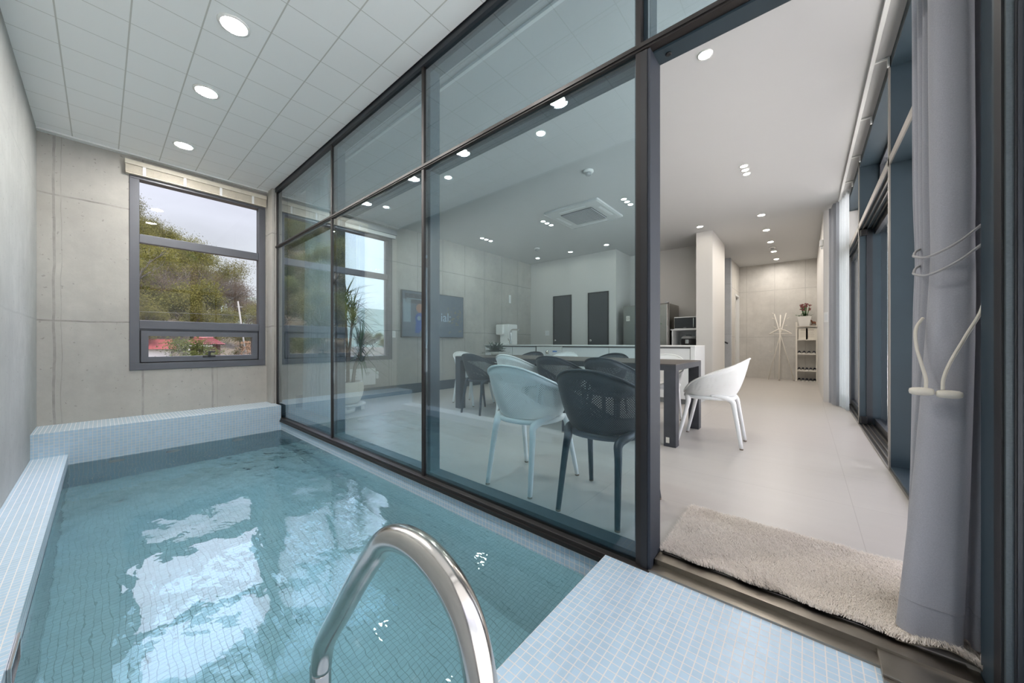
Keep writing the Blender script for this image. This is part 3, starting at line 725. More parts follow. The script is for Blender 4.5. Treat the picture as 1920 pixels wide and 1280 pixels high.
# ------------------------------------------------------------ chairs
RIMZ = [(0, .800), (.10, .792), (.22, .757), (.34, .708), (.46, .662), (.58, .622), (.70, .575), (.81, .512), (.92, .462), (1, .452)]
def interp(tab, s):
    for (a, va), (b_, vb) in zip(tab, tab[1:]):
        if s <= b_:
            t = (s - a) / (b_ - a); t = t * t * (3 - 2 * t) if False else t
            return va + (vb - va) * t
    return tab[-1][1]
def make_shell(mat, th=.0026):
    bm = bmesh.new(); uvl = bm.loops.layers.uv.new('UVMap')
    NT, NV = 72, 16
    C = Vector((0, .02, .432)); grid = []; rows = []
    for i in range(NT):
        th_ = 2 * PI * i / NT; s = th_ / PI
        if s > 1: s = 2 - s
        sn, cs = math.sin(th_), math.cos(th_)
        zr = .25 * (interp(RIMZ, max(0, s - .05)) + 2 * interp(RIMZ, s) + interp(RIMZ, min(1, s + .05)))
        rx = .273 * (abs(sn) ** .86) * (1 if sn >= 0 else -1)
        ry = -.305 * cs if cs > 0 else -.235 * cs
        if cs <= 0: rx *= 1 - .12 * (-cs) ** 1.5
        Rm = Vector((rx, ry, zr))
        S = Vector((.190 * (abs(sn) ** .9) * (1 if sn >= 0 else -1), .015 - .20 * cs, .446))
        K = Vector((S.x + (Rm.x - S.x) * .62, S.y + (Rm.y - S.y) * .50, S.z + (Rm.z - S.z) * .16))
        r_ = []; ln = 0; lst = []
        for j in range(NV + 1):
            v = j / NV
            if v <= .3:
                t = v / .3; p = C.lerp(S, t) if j else C.copy(); p.z = .432 + .014 * t * t
                lst.append(0.0)
            else:
                t = (v - .3) / .7; p = S * (1 - t) ** 2 + K * 2 * t * (1 - t) + Rm * t * t
                ln += (p - r_[-1]).length; lst.append(ln)
            r_.append(p)
        grid.append(r_); rows.append(lst)
    ctr = bm.verts.new(C); vv = [[None] + [bm.verts.new(p) for p in r_[1:]] for r_ in grid]
    def uv(i, j):
        live = rows[i % NT][j] > .012 and j < NV - 0
        ln = rows[i % NT][j]
        return (i / NT * 118, 1.0 + ln / .0138 if j > 5 else 0.5)
    for i in range(NT):
        k = (i + 1) % NT
        f = bm.faces.new((ctr, vv[i][1], vv[k][1])); f.smooth = True
        for lp in f.loops: lp[uvl].uv = (0, .5)
        for j in range(1, NV):
            f = bm.faces.new((vv[i][j], vv[i][j + 1], vv[k][j + 1], vv[k][j])); f.smooth = True
            solid = j < 5 or j >= NV - 1
            for lp, (a, c) in zip(f.loops, ((i, j), (i, j + 1), (i + 1, j + 1), (i + 1, j))):
                lp[uvl].uv = (0, .5) if solid else uv(a, c)
    bmesh.ops.recalc_face_normals(bm, faces=bm.faces[:])
    geo = bm.faces[:]
    bmesh.ops.solidify(bm, geom=geo, thickness=th)
    rimc = [g[-1] for g in grid]
    me = bpy.data.meshes.new('shell'); bm.to_mesh(me); bm.free(); me.materials.append(mat)
    return me, rimc
def make_chair(kind):
    mp_, mp2 = (M['cwhite'], M['cwhite2']) if kind == 'white' else (M['cblack'], M['cblack2'])
    t = thing('armchair', kind, 'chair', (0, 0, 0))
    me, rim = make_shell(mp_)
    o = bpy.data.objects.new('seat_shell', me); col.objects.link(o); o.parent = t
    MB().tube(rim, .0075, 8, closed=True).build('rim', mp2, t)
    b = MB(); ring = []
    for k in range(40):
        a = 2 * PI * k / 40; sx = .196; sy = .205
        ring.append((sx * math.copysign(abs(math.sin(a)) ** .8, math.sin(a)), .015 - sy * math.copysign(abs(math.cos(a)) ** .85, math.cos(a)),   .433))
    b.tube(ring, .0175, 8, closed=True); b.build('seat_frame', mp2, t)
    for sx in (-1, 1):
        # rear leg, front leg: flare into the seat frame
        pr = smooth_path([(sx * .200, -.02, .462), (sx * .182, -.120, .448), (sx * .150, -.182, .415), (sx * .156, -.205, .32), (sx * .172, -.255, .008)], 5)
        rr = [.011 + .014 * min(1, i / 7) - .011 * max(0, (i - 9) / (len(pr) - 10)) for i in range(len(pr))]
        b = MB(); b.tube(pr, rr, 12); L_ = b.build('leg', mp2, t); MB().lathe([(.0145, 0), (.0145, .010)], (sx * .172, -.255, 0), 10).build('foot_cap', M['stem'], L_)
        pf = smooth_path([(sx * .10, .195, .418), (sx * .155, .184, .425), (sx * .186, .168, .405), (sx * .194, .182, .32), (sx * .222, .256, .008)], 5)
        rr = [.011 + .013 * min(1, i / 7) - .010 * max(0, (i - 9) / (len(pf) - 10)) for i in range(len(pf))]
        b = MB(); b.tube(pf, rr, 12); L_ = b.build('leg', mp2, t); MB().lathe([(.0145, 0), (.0145, .010)], (sx * .222, .256, 0), 10).build('foot_cap', M['stem'], L_)
    return t
protos = {}
def put_chair(kind, x, y, deg, label, group):
    if kind not in protos: protos[kind] = c = make_chair(kind)
    else: c = copy_tree(protos[kind])
    c.location = (x, y, 0); c.rotation_euler = (0, 0, math.radians(deg)); tag(c, label, 'chair', group); return c
G1 = 'perforated armchairs around the dining table'
put_chair('white', -1.455, 1.925, 2, 'white perforated plastic armchair standing apart close behind the glass wall', G1)
put_chair('black', -.893, 1.915, 1, 'black perforated plastic armchair nearest the camera, close to the glass wall', G1)
put_chair('black', -3.385, 3.405, 1, 'black perforated armchair on the near side of the table, at its left end', G1)
put_chair('white', -2.745, 3.40, -1, 'white perforated armchair between black ones on the near side of the table', G1)
put_chair('black', -2.13, 3.39, 2, 'black perforated armchair tucked in at the middle of the near table side', G1)
put_chair('black', -1.50, 3.37, -2, 'black perforated armchair on the near table side, at its right end', G1)
put_chair('black', -3.37, 4.30, 180, 'black armchair on the kitchen side of the table, showing beside the plant', G1)
put_chair('white', -2.75, 4.28, 180, 'white perforated armchair on the kitchen side of the table, in front of the washing machine', G1)
put_chair('black', -2.0, 4.30, 180, 'black perforated armchair on the kitchen side of the table, right of the washing machine', G1)
put_chair('white', -1.33, 4.31, 180, 'white perforated armchair on the kitchen side of the table, beside the steel post', G1)
put_chair('white', -.69, 3.80, 92, 'white perforated armchair at the right head of the table in the open doorway', G1)
put_chair('white', -4.00, 3.77, -90, 'white perforated armchair at the far left head of the table', G1)

# ------------------------------------------------------------ things on the concrete wall
tv = thing('television', 'wall-mounted flat television showing a blue figure and pale text', 'television', (XF, 4.256, 1.47))
MB().box(XF + .03, XF + .07, 3.511, 5.001, 1.045, 1.915, .004).build('casing', M['tv'], tv)
MB().box(XF, XF + .03, 4.05, 4.45, 1.3, 1.65).build('wall_mount', M['tv'], tv)
SX = XF + .0705
scr = MB().box(SX, SX + .001, 3.525, 4.987, 1.062, 1.903).build('screen', M['screen'], tv)
def pane2(name, mat, y0, y1, z0, z1, k=1): return MB().box(SX + .001 * k, SX + .001 * k + .0008, y0, y1, z0, z1).build(name, mat, scr)
pane2('picture_wall', M['scr_pale'], 3.54, 3.70, 1.33, 1.75)
pane2('banner', M['scr_dark'], 3.575, 4.05, 1.68, 1.86)
pane2('banner_text', M['scr_pale'], 3.61, 3.95, 1.755, 1.77, 2)
b = MB(); b.lathe([(.001, 0), (.085, 0), (.085, .0008)], (SX + .002, 3.90, 1.60), 18, axis='X'); b.build('orange_head', M['scr_orange'], scr)
b = MB(); n_ = 14
pr = [(3.79, 1.13), (3.81, 1.34), (3.79, 1.42), (3.83, 1.49), (3.90, 1.51), (3.97, 1.49), (4.0, 1.42), (3.98, 1.33), (4.03, 1.14), (3.95, 1.13), (3.92, 1.19), (3.88, 1.13)]
vs = [b.bm.verts.new((SX + .0015, y, z)) for y, z in pr]; b.bm.faces.new(vs); b.build('blue_figure', M['scr_blue'], scr)
b = MB(); b.lathe([(.001, 0), (.042, 0), (.042, .0004)], (SX + .0018, 3.88, 1.41), 16, axis='X'); b.build('figure_face', M['scr_pale'], scr)
rg = random.Random(3); b = MB()
for _ in range(46):
    y = 4.62 + rg.gauss(.10, .10); z = 1.50 + rg.gauss(-.02, .15)
    if not (1.1 < z < 1.88 and y < 4.95): continue
    a = rg.uniform(.012, .028); b.quad((SX + .0012, y - a, z), (SX + .0012, y, z - a * .7), (SX + .0012, y + a, z), (SX + .0012, y, z + a * .7))
b.build('gold_leaves', M['scr_gold'], scr)
for txt, y in (('S', 3.93), ('ial:', 4.385)):
    cu = bpy.data.curves.new('picture_text', 'FONT'); cu.body = txt; cu.size = .25; cu.extrude = .0003; cu.materials.append(M['scr_text'])
    tc_ = bpy.data.objects.new('tmp', cu); col.objects.link(tc_); bpy.context.view_layer.update()
    me_ = bpy.data.meshes.new_from_object(tc_.evaluated_get(bpy.context.evaluated_depsgraph_get())); bpy.data.objects.remove(tc_)
    to = bpy.data.objects.new('picture_text', me_); col.objects.link(to); to.parent = scr
    to.location = Vector((SX + .003, y, 1.375)) - Vector(tv.location); to.rotation_euler = (PI / 2, 0, PI / 2)

pb = thing('wall_network_box', 'white perforated network cover plate with a wifi symbol low on the concrete wall', 'network box', (XF, 2.76, .38))
MB().box(XF, XF + .02, 2.35, 3.04, .235, .515, .004).box(XF, XF + .03, 3.04, 3.09, .33, .45, .004).build('cover', M['plastic'], pb)
b = MB()
for i in range(6):
    for j in range(5): b.box(XF + .0202, XF + .0208, 2.42 + i * .055, 2.432 + i * .055, .265 + j * .05, .277 + j * .05)
b.build('vent_holes', M['shadow'], pb)
b = MB()
for r_ in (.015, .032, .049): b.tube([(XF + .021, 2.90 + r_ * math.sin(a), .40 + r_ * math.cos(a)) for a in [(-.8 + .2 * k) for k in range(9)]], .0032, 5)
b.lathe([(.001, 0), (.006, 0)], (XF + .021, 2.90, .395), 8, axis='X', cap=False); b.build('wifi_symbol', M['shadow'], pb)
def switch(name, x, y, z, w, h, lab, plane='X'):
    t = thing(name, lab, 'switch', (x, y, z))
    if plane == 'X':
        MB().box(x, x + .010, y - w / 2, y + w / 2, z - h / 2, z + h / 2, .002).build('plate', M['plastic'], t)
        MB().box(x + .0105, x + .014, y - w * .22, y + w * .22, z - h * .3, z + h * .3, .001).build('rocker', M['cab'], t)
    else:
        MB().box(x - w / 2, x + w / 2, y - .010, y, z - h / 2, z + h / 2, .002).build('plate', M['plastic'], t)
        MB().box(x - w * .3, x + w * .3, y - .014, y - .0105, z - h * .3, z + h * .3, .001).build('rocker', M['cab'], t)
switch('wall_switch', XF, 3.39, 1.10, .07, .12, 'small white wall switch between the window and the television')
switch('wall_switch', XF, 6.60, 2.04, .07, .20, 'white switch high on the concrete wall near the kitchen corner')
switch('wall_switch', -5.11, 7.47, 1.20, .12, .12, 'white double switch on the white wall left of the dark doors', 'Y')
switch('intercom', .25, 7.45, 1.35, .05, .16, 'slim white wall switch on the white wall end above the shoe rack side', 'Y')
o = thing('motion_sensor', 'small white sensor box high on the white wall end', 'sensor', (.22, 7.5, 2.6))
MB().box(.175, .219, 7.47, 7.54, 2.50, 2.60, .008).build('body', M['plastic'], o)
MB().box(.19, .214, 7.485, 7.52, 2.455, 2.499, .004).build('lens', M['cab'], o)
# potted dracaena
pl = thing('potted_dracaena', 'tall spiky potted tree in a cream pot beside the living room window', 'plant', (-4.95, 2.50, 0))
px_, py_ = -4.98, 2.27
MB().lathe([(.20, .0), (.235, .012), (.235, .03), (.19, .03)], (px_, py_, .052), 28).build('saucer', M['potw'], pl)
b = MB()
for a in range(4): b.box(px_ - .19 if a % 2 else px_ + .13, px_ - .13 if a % 2 else px_ + .19, py_ - .15 if a < 2 else py_ + .10, py_ - .10 if a < 2 else py_ + .15, 0, .053)
b.build('stand', M['potw'], pl)
MB().lathe([(.125, 0), (.155, .02), (.195, .11), (.212, .20), (.205, .28), (.192, .31), (.178, .31), (.172, .275)], (px_, py_, .084), 32).build('pot', M['pot'], pl)
MB().lathe([(.0, 0), (.176, 0)], (px_, py_, .37), 20, cap=False).build('soil', M['soil'], pl)
rg = random.Random(5)
heads = []
b = MB()
for dx, dy, h, lx, ly in ((-.05, -.06, 1.02, -.06, -.10), (.05, .05, .88, .04, .10), (.0, .0, 1.52, -.02, -.03), (-.09, .04, 1.40, -.10, .12)):
    p = smooth_path([(px_ + dx, py_ + dy, .365), (px_ + dx * 1.3, py_ + dy * 1.4, .6), (px_ + dx + lx * .6, py_ + dy + ly * .6, .5 + (h - .5) * .6), (px_ + dx + lx, py_ + dy + ly, h)], 5)
    b.tube(p, [.026 - .012 * i / len(p) for i in range(len(p))], 8); heads.append(p[-1])
b.build('trunk', M['stem'], pl)
b = MB()
for hp in heads:
    for k in range(95):
        a = rg.uniform(0, 2 * PI); e_ = rg.uniform(-.3, 1.35); L = rg.uniform(.30, .56)
        base = hp + Vector((0, 0, rg.uniform(-.26, .12))); d = Vector((math.cos(a) * math.cos(e_), math.sin(a) * math.cos(e_), math.sin(e_)))
        if (base + d * L).y < 1.93: continue
        side = d.cross(Vector((0, 0, 1))).normalized(); pts = []
        for q in range(6):
            t = q / 5; p = base + d * L * t + Vector((0, 0, -.22 * L * t * t * (1.6 - math.sin(e_)))); w = .0105 * (1 - t) ** .6 * (1 if q else .6)
            pts.append((b.bm.verts.new(p - side * w), b.bm.verts.new(p + side * w)))
        for (p, q_), (r_, s_) in zip(pts, pts[1:]): b.bm.faces.new((p, q_, s_, r_))
b.build('leaves', M['dleaf'], pl)
dsh = thing('floor_dish', 'small white round dish on the floor in front of the potted tree', 'dish', (-4.72, 2.02, 0))
MB().lathe([(.09, 0), (.13, .012), (.14, .06), (.128, .06), (.11, .02)], (-4.72, 2.10, 0), 24).build('bowl', M['potw'], dsh)
# sheer curtain along the partition at the far end
def curtain_sheet(name, mat, plan_fn, z0, z1, parent=None, nz=14):
    b = MB(); rows_ = []
    for j in range(nz + 1):
        z = z1 + (z0 - z1) * j / nz
        rows_.append([b.bm.verts.new((x, y, z)) for x, y in plan_fn(z)])
    for a, c in zip(rows_, rows_[1:]):
        for k in range(len(a) - 1):
            f = b.bm.faces.new((a[k], a[k + 1], c[k + 1], c[k])); f.smooth = True
    return b.build(name, mat, parent)
def wavy(x0, y0, x1, y1, amp, waves, n, spread=1., seed=0):
    out = []; L = math.hypot(x1 - x0, y1 - y0); nx, ny = -(y1 - y0) / L, (x1 - x0) / L
    for i in range(n + 1):
        t = i / n; a = amp * math.sin(t * waves * 2 * PI + seed) * (.75 + .35 * math.sin(t * 9.1 + seed)) + amp * .3 * math.sin(t * waves * 4.3 * PI + 1)
        s = .5 + (t - .5) * spread
        out.append((x0 + (x1 - x0) * s + nx * a, y0 + (y1 - y0) * s + ny * a))
    return out
t = thing('sheer_curtain', 'white sheer curtain gathered behind the glass wall next to the concrete pier', 'curtain', (-4.85, 1.81, 0))
curtain_sheet('drape', M['sheer'], lambda z: wavy(-5.28 + .14 * z / 3, 1.81, -4.25 - .32 * z / 3, 1.81, .035, 9, 180, seed=2), .03, 3.03, t)
curtain_sheet('hem', M['sheer'], lambda z: wavy(-5.28 + .14 * z / 3, 1.812, -4.25 - .32 * z / 3, 1.812, .035, 9, 180, seed=2), .03, .13, t, 2)
# far curtains at the end of the window wall
t = thing('grey_drape', 'pale grey drape gathered at the far end of the right window wall', 'curtain', (.36, 7.25, 0))
curtain_sheet('drape', M['grey_curtain2'], lambda z: wavy(.30, 7.38, .37, 7.02, .03, 4.5, 110, seed=1), .012, 3.03, t)
t = thing('sheer_curtain', 'white sheer curtain hanging at the far end of the right window wall', 'curtain', (.41, 7.1, 0))
curtain_sheet('drape', M['sheer'], lambda z: wavy(.385, 7.25, .445, 6.62, .022, 5, 110, seed=4), .012, 3.03, t)
curtain_sheet('hem', M['sheer'], lambda z: wavy(.386, 7.25, .446, 6.62, .022, 5, 110, seed=4), .012, .20, t, 2)
t = thing('sheer_curtain', 'translucent sheer strip showing behind the far sliding pane', 'curtain', (.455, 6.3, 0))
curtain_sheet('drape', M['sheer'], lambda z: wavy(.62, 7.2, .62, 6.1, .012, 6, 110, seed=4), .03, 2.2, t)

# near tied curtain in the doorway corner
nc = thing('tied_curtain', 'tall grey blackout curtain tied back beside the glass door opening', 'curtain', (.35, 1.80, 0))
PL = [(.445, 1.97), (.37, 1.965), (.303, 1.92), (.345, 1.905), (.338, 1.893), (.300, 1.872), (.2995, 1.852), (.340, 1.838), (.334, 1.826), (.298, 1.812), (.298, 1.794), (.338, 1.780), (.333, 1.770), (.301, 1.757), (.301, 1.742), (.336, 1.730), (.333, 1.720), (.306, 1.705), (.303, 1.685), (.318, 1.664), (.345, 1.656), (.375, 1.660), (.390, 1.685), (.386, 1.73), (.399, 1.736), (.404, 1.70), (.413, 1.70), (.418, 1.74), (.43, 1.74), (.436, 1.70), (.447, 1.71), (.455, 1.80), (.455, 1.86)]
PLs = smooth_path([(x, y, 0) for x, y in PL], 8)
def near_plan(z):
    # pulled in at the tie, hanging wider at the floor, slightly receding to the top
    def lerp(a, b_, t): return a + (b_ - a) * t
    w = max(0., 1 - z / 1.22) ** 1.25; pin = math.exp(-((z - 1.25) / .12) ** 2); top = max(0., min(1., (z - 1.4) / 1.3))
    out = []
    for p in PLs:
        front = max(0., min(1., (1.80 - p.y) / .09)); left = max(0., min(1., (.44 - p.x) / .14))
        x = p.x - .060 * w * left * front - .02 * w * left - .006 * top * left; y = p.y + .10 * 0
        x = x + (.37 - x) * .04 * pin; y = y + (1.78 - y) * .08 * pin - .012 * w * front
        x += .0025 * math.sin(z * 2.3 + p.y * 30)
        out.append((min(x, .468), max(y, 1.648)))
    return out
curtain_sheet('drape', M['grey_curtain'], near_plan, .022, 3.025, nc, 40)
def hemplan(z): return [(x, y - .0012) for x, y in near_plan(z)]
b = MB()
pth = [Vector((x, y - .0015, .125)) for x, y in near_plan(.125)]
b.tube(pth, .0011, 4); b.build('hem_stitching', M['grey_curtain'], nc)
tie = thing('curtain_tieback', 'cream cord tieback with two padded magnetic ends around the grey curtain', 'tieback', (.30, 1.64, .79))
loop = [(.46, 1.74, 1.335), (.400, 1.652, 1.292), (.345, 1.634, 1.238), (.290, 1.638, 1.205), (.268, 1.668, 1.213), (.272, 1.72, 1.228), (.30, 1.80, 1.26), (.40, 1.90, 1.30), (.455, 1.86, 1.30)]
MB().tube(smooth_path([(x - .006 * 0, y, z) for x, y, z in loop], 8), .0036, 8).build('cord_loop', M['cord2'], tie)
MB().tube(smooth_path([(x, y, z - .056 + .012 * (x > .4)) for x, y, z in loop[:-1]] + [(.455, 1.86, 1.23)], 8), .0036, 8).build('cord_loop', M['cord2'], tie)
MB().tube(smooth_path([(.425, 1.70, 1.19), (.402, 1.660, 1.12), (.392, 1.652, 1.04), (.362, 1.640, .965), (.330, 1.630, .885), (.316, 1.626, .835), (.314, 1.624, .800)], 8), .0043, 8).build('cord', M['cord'], tie)
MB().tube(smooth_path([(.288, 1.700, 1.02), (.268, 1.668, .985), (.267, 1.655, .93), (.276, 1.640, .87), (.282, 1.630, .83), (.281, 1.626, .800)], 8), .0043, 8).build('cord', M['cord'], tie)
prof = [(.002, -.027), (.008, -.0255), (.0112, -.019), (.0125, -.006), (.012, .008), (.0108, .019), (.008, .0235), (.004, .025)]
MB().lathe(prof, (.273, 1.625, .792), 18, axis='X').build('magnetic_end', M['cord'], tie)
MB().lathe([(r_, -z) for r_, z in prof], (.325, 1.622, .788), 18, axis='X').build('magnetic_end', M['cord'], tie)

# ------------------------------------------------------------ rug
rug = thing('shaggy_rug', 'beige shaggy rug lying inside the open glass door', 'rug', (-.08, 1.91, 0))
def rz(x, y):
    z = .004
    if x > .22: z += .022 * math.exp(-((x - .33) / .05) ** 2) * max(0, min(1, (1.80 - y) / .2))
    if x > .37: z -= .02 * (x - .37) / .05 * max(0, min(1, (1.75 - y) / .15))
    return z
RX0, RX1, RY0, RY1 = -.495, .415, 1.625, 2.17
b = MB(); NX, NY = 60, 36; g = []
for i in range(NX + 1):
    g.append([b.bm.verts.new((RX0 + (RX1 - RX0) * i / NX, RY0 + (RY1 - RY0) * j / NY + .006 * math.sin(i * .5), rz(RX0 + (RX1 - RX0) * i / NX, RY0 + (RY1 - RY0) * j / NY))) for j in range(NY + 1)])
for i in range(NX):
    for j in range(NY): b.bm.faces.new((g[i][j], g[i + 1][j], g[i + 1][j + 1], g[i][j + 1]))
bmesh.ops.solidify(b.bm, geom=b.bm.faces[:], thickness=-.004)
b.build('backing', M['rugbase'], rug)
rg = random.Random(11); b = MB(); bv = b.bm
for _ in range(62000):
    x = rg.uniform(RX0, RX1); y = rg.uniform(RY0, RY1) + .006 * math.sin((x - RX0) / (RX1 - RX0) * NX * .5)
    z = rz(x, y) + .003
    h = rg.uniform(.012, .021); a = 2.2 + 3.5 * mnoise.noise(Vector((x * 5, y * 5, 0))) + rg.gauss(0, .8); lean = rg.uniform(.006, .019)
    dx, dy = math.cos(a) * lean, math.sin(a) * lean; w = rg.uniform(.0007, .0013); px2, py2 = -math.sin(a) * w, math.cos(a) * w
    if x + dx > RX1 + .004: continue
    h *= .9
    p0 = bv.verts.new((x - px2, y - py2, z)); p1 = bv.verts.new((x + px2, y + py2, z))
    p2 = bv.verts.new((x + dx * .5 + px2 * .8, y + dy * .5 + py2 * .8, z + h * .7)); p3 = bv.verts.new((x + dx * .5 - px2 * .8, y + dy * .5 - py2 * .8, z + h * .7))
    p4 = bv.verts.new((x + dx * 1.2, y + dy * 1.2, z + h)); bv.faces.new((p0, p1, p2, p3)); bv.faces.new((p3, p2, p4))
pile = b.build('pile', M['pile'], rug, keepnormals=True); pile['kind'] = 'stuff'

# ------------------------------------------------------------ handrail
hr = thing('pool_handrail', 'bent stainless steel pool ladder handrail in the foreground', 'handrail', (-.25, .30, ZD))
pts = [(-.245, .305, ZD + .006), (-.25, .305, .15), (-.268, .304, .32), (-.292, .303, .46), (-.318, .302, .565), (-.352, .301, .612), (-.405, .30, .638), (-.465, .30, .640), (-.520, .30, .620), (-.565, .30, .575), (-.62, .30, .508), (-.69, .30, .415), (-.735, .30, .357), (-.765, .30, .312), (-.780, .30, .262), (-.785, .30, .20), (-.785, .30, -.3), (-.785, .30, -.88)]
MB().tube(smooth_path(pts, 8), .0205, 28).build('rail', M['chrome'], hr)
MB().lathe([(.048, 0), (.046, .008), (.028, .016), (.0215, .02)], (-.245, .305, ZD + .001), 28, cap=False).build('floor_flange', M['chrome'], hr)

# ------------------------------------------------------------ kitchen
IY0, IY1, IX0, IX1 = 5.72, 6.36, XF, -1.30
wt = tag(MB().box(XF + .002, -1.255, 5.70, 6.38, .885, .905, .003).build('worktop', M['top']), 'long thin white worktop over the kitchen base units', 'worktop')
xs = [(-5.645, -4.83), (-4.83, -4.21), (-3.58, -2.62), (-2.62, -1.96), (-1.96, -1.32)]
names = ['at the concrete wall', 'left of the washing machine', 'right of the washing machine', 'hidden partly by the steel post', 'at the right end of the counter']
for (x0, x1), nm in zip(xs, names):
    c = thing('base_cabinet', 'white handleless kitchen base cabinet ' + nm, 'cabinet', ((x0 + x1) / 2, 6.04, 0), 'kitchen base cabinets')
    MB().box(x0, x1 - .004, 5.745, 6.34, .08, .884).build('body', M['shadow'], c)
    MB().box(x0 + .004, x1 - .006, 5.722, 5.742, .085, .855, .002).build('door', M['cab'], c)
    MB().box(x0, x1 - .004, 5.80, 6.34, .002, .079).build('plinth', M['gplastic'], c)
o = tag(MB().box(-1.318, -1.255, 5.71, 6.37, .0, .884, .002).build('end_panel', M['cab']), 'white end panel closing the right end of the kitchen counter', 'panel')
wm = thing('washing_machine', 'white front loading washing machine under the worktop', 'washing machine', (-3.895, 6.04, 0))
MB().box(-4.20, -3.59, 5.74, 6.34, .01, .875, .01).build('body', M['plastic'], wm)
MB().box(-4.18, -3.61, 5.735, 5.742, .70, .81, .003).build('control_panel', M['gplastic'] if False else M['cab'], wm)
MB().lathe([(.036, 0), (.034, -.018), (.0, -.02)], (-3.92, 5.735, .755), 20, axis='Y').build('dial', M['chrome'], wm)
MB().box(-3.80, -3.70, 5.731, 5.7345, .765, .79).build('display', M['led'], wm)
b = MB()
for k in range(5): b.lathe([(.007, 0), (.006, -.005)], (-4.06 + k * .09, 5.734, .715), 8, axis='Y')
b.build('button', M['gplastic'], wm)
MB().lathe([(.19, 0), (.19, -.02), (.155, -.03), (.15, -.01)], (-3.895, 5.738, .42), 32, axis='Y', cap=False).build('door_ring', M['chrome'], wm)
MB().lathe([(.0, -.016), (.10, -.014), (.152, -.004)], (-3.895, 5.738, .42), 32, axis='Y', cap=False).build('door_glass', M['tv'], wm)
wp = thing('water_purifier', 'white countertop water purifier beside the kitchen tap', 'water purifier', (-5.40, 6.12, .905))
MB().box(-5.44, -5.17, 6.0, 6.32, .906, 1.375, .02).build('body', M['plastic'], wp)
MB().box(-5.50, -5.44, 6.02, 6.28, 1.13, 1.365, .008).build('spout_head', M['gplastic'], wp)
MB().box(-5.50, -5.28, 5.92, 5.999, 1.135, 1.37, .02).build('front_head', M['plastic'], wp)
MB().box(-5.51, -5.26, 5.90, 6.10, .906, .93, .005).build('drip_tray', M['plastic'], wp)
fc = thing('kitchen_tap', 'tall chrome kitchen tap with a long horizontal spout', 'tap', (-5.08, 5.97, .905))
b = MB(); b.tube(smooth_path([(-5.08, 5.97, .906), (-5.08, 5.97, 1.10), (-5.075, 5.97, 1.20), (-5.04, 5.97, 1.235), (-4.97, 5.97, 1.24), (-4.83, 5.97, 1.232)], 6), [.026] * 3 + [.019] * 28, 12); b.build('spout', M['chrome'], fc)
MB().tube([(-5.10, 5.97, .97), (-5.14, 5.97, .975), (-5.155, 5.97, 1.05)], .010, 8).build('lever', M['chrome'], fc)
sk = thing('kitchen_sink', 'steel undermount sink set in the worktop by the tap', 'sink', (-4.9, 5.9, .905))
MB().frame('X', 0, .001, 0, 1, 0, 1, .1).bm.free()
b = MB(); b.box(-5.02, -4.55, 5.80, 5.82, .9052, .908).box(-5.02, -4.55, 6.18, 6.20, .9052, .908).box(-5.02, -5.0, 5.82, 6.18, .9052, .908).box(-4.57, -4.55, 5.82, 6.18, .9052, .908); b.build('rim', M['chrome'], sk)
MB().box(-5.0, -4.57, 5.82, 6.18, .9052, .9056).build('basin', M['shadow'], sk)
# plant on the table
tp = thing('table_plant', 'low dusky leafed plant on the left end of the dining table', 'plant', (-3.66, 3.92, .75))
MB().lathe([(.05, 0), (.07, .05), (.065, .055)], (-3.66, 3.92, .7505), 18).build('pot', M['pot'], tp)
def fronds(b, base, n, L, w, rg, el0=.1, el1=1.2, leafn=7):
    for _ in range(n):
        a = rg.uniform(0, 2 * PI); e_ = rg.uniform(el0, el1); d = Vector((math.cos(a) * math.cos(e_), math.sin(a) * math.cos(e_), math.sin(e_)))
        s = d.cross(Vector((0, 0, 1))).normalized(); up = s.cross(d)
        for q in range(1, leafn + 1):
            t = q / leafn; p = base + d * L * t + Vector((0, 0, -.3 * L * t * t))
            for sg in (-1, 1):
                tip = p + s * sg * w * 2.2 + d * w * 1.5 + up * rg.uniform(-.3, .5) * w
                m1 = (p + tip) / 2 + d * w * .5; m2 = (p + tip) / 2 - d * w * .5
                b.bm.faces.new([b.bm.verts.new(v) for v in (p, m1, tip, m2)])
b = MB(); fronds(b, Vector((-3.66, 3.92, .79)), 26, .21, .024, random.Random(2)); b.build('leaves', M['dark_leaf'], tp)
# fridge
fr = thing('refrigerator', 'tall stainless refrigerator in the recess beside the white column', 'refrigerator', (-2.6, 7.85, 0))
MB().box(-3.08, -2.13, 7.50, 8.22, .02, 1.76, .006).build('body', M['fridge'], fr)
MB().box(-3.075, -2.625, 7.43, 7.497, .05, 1.755, .018).build('door', M['fridge'], fr)
MB().box(-2.615, -2.135, 7.43, 7.497, .05, 1.755, .018).build('door', M['fridge'], fr)
for x in (-2.68, -2.56):
    MB().tube(smooth_path([(x, 7.43, .62), (x, 7.375, .70), (x, 7.36, 1.15), (x, 7.375, 1.62), (x, 7.43, 1.70)], 6), .02, 10).build('handle', M['chrome'], fr)
MB().box(-3.0, -2.92, 7.4285, 7.4297, 1.42, 1.53).build('sticker', M['paper'], fr)
MB().lathe([(.018, 0), (.018, .001), (.026, .001), (.026, 0)], (-2.96, 7.4275, 1.475), 20, axis='Y', cap=False).build('sticker_mark', M['ink'], fr)
MB().box(-2.19, -2.13, 7.44, 7.52, 1.762, 1.785, .004).build('hinge_cover', M['gplastic'], fr)
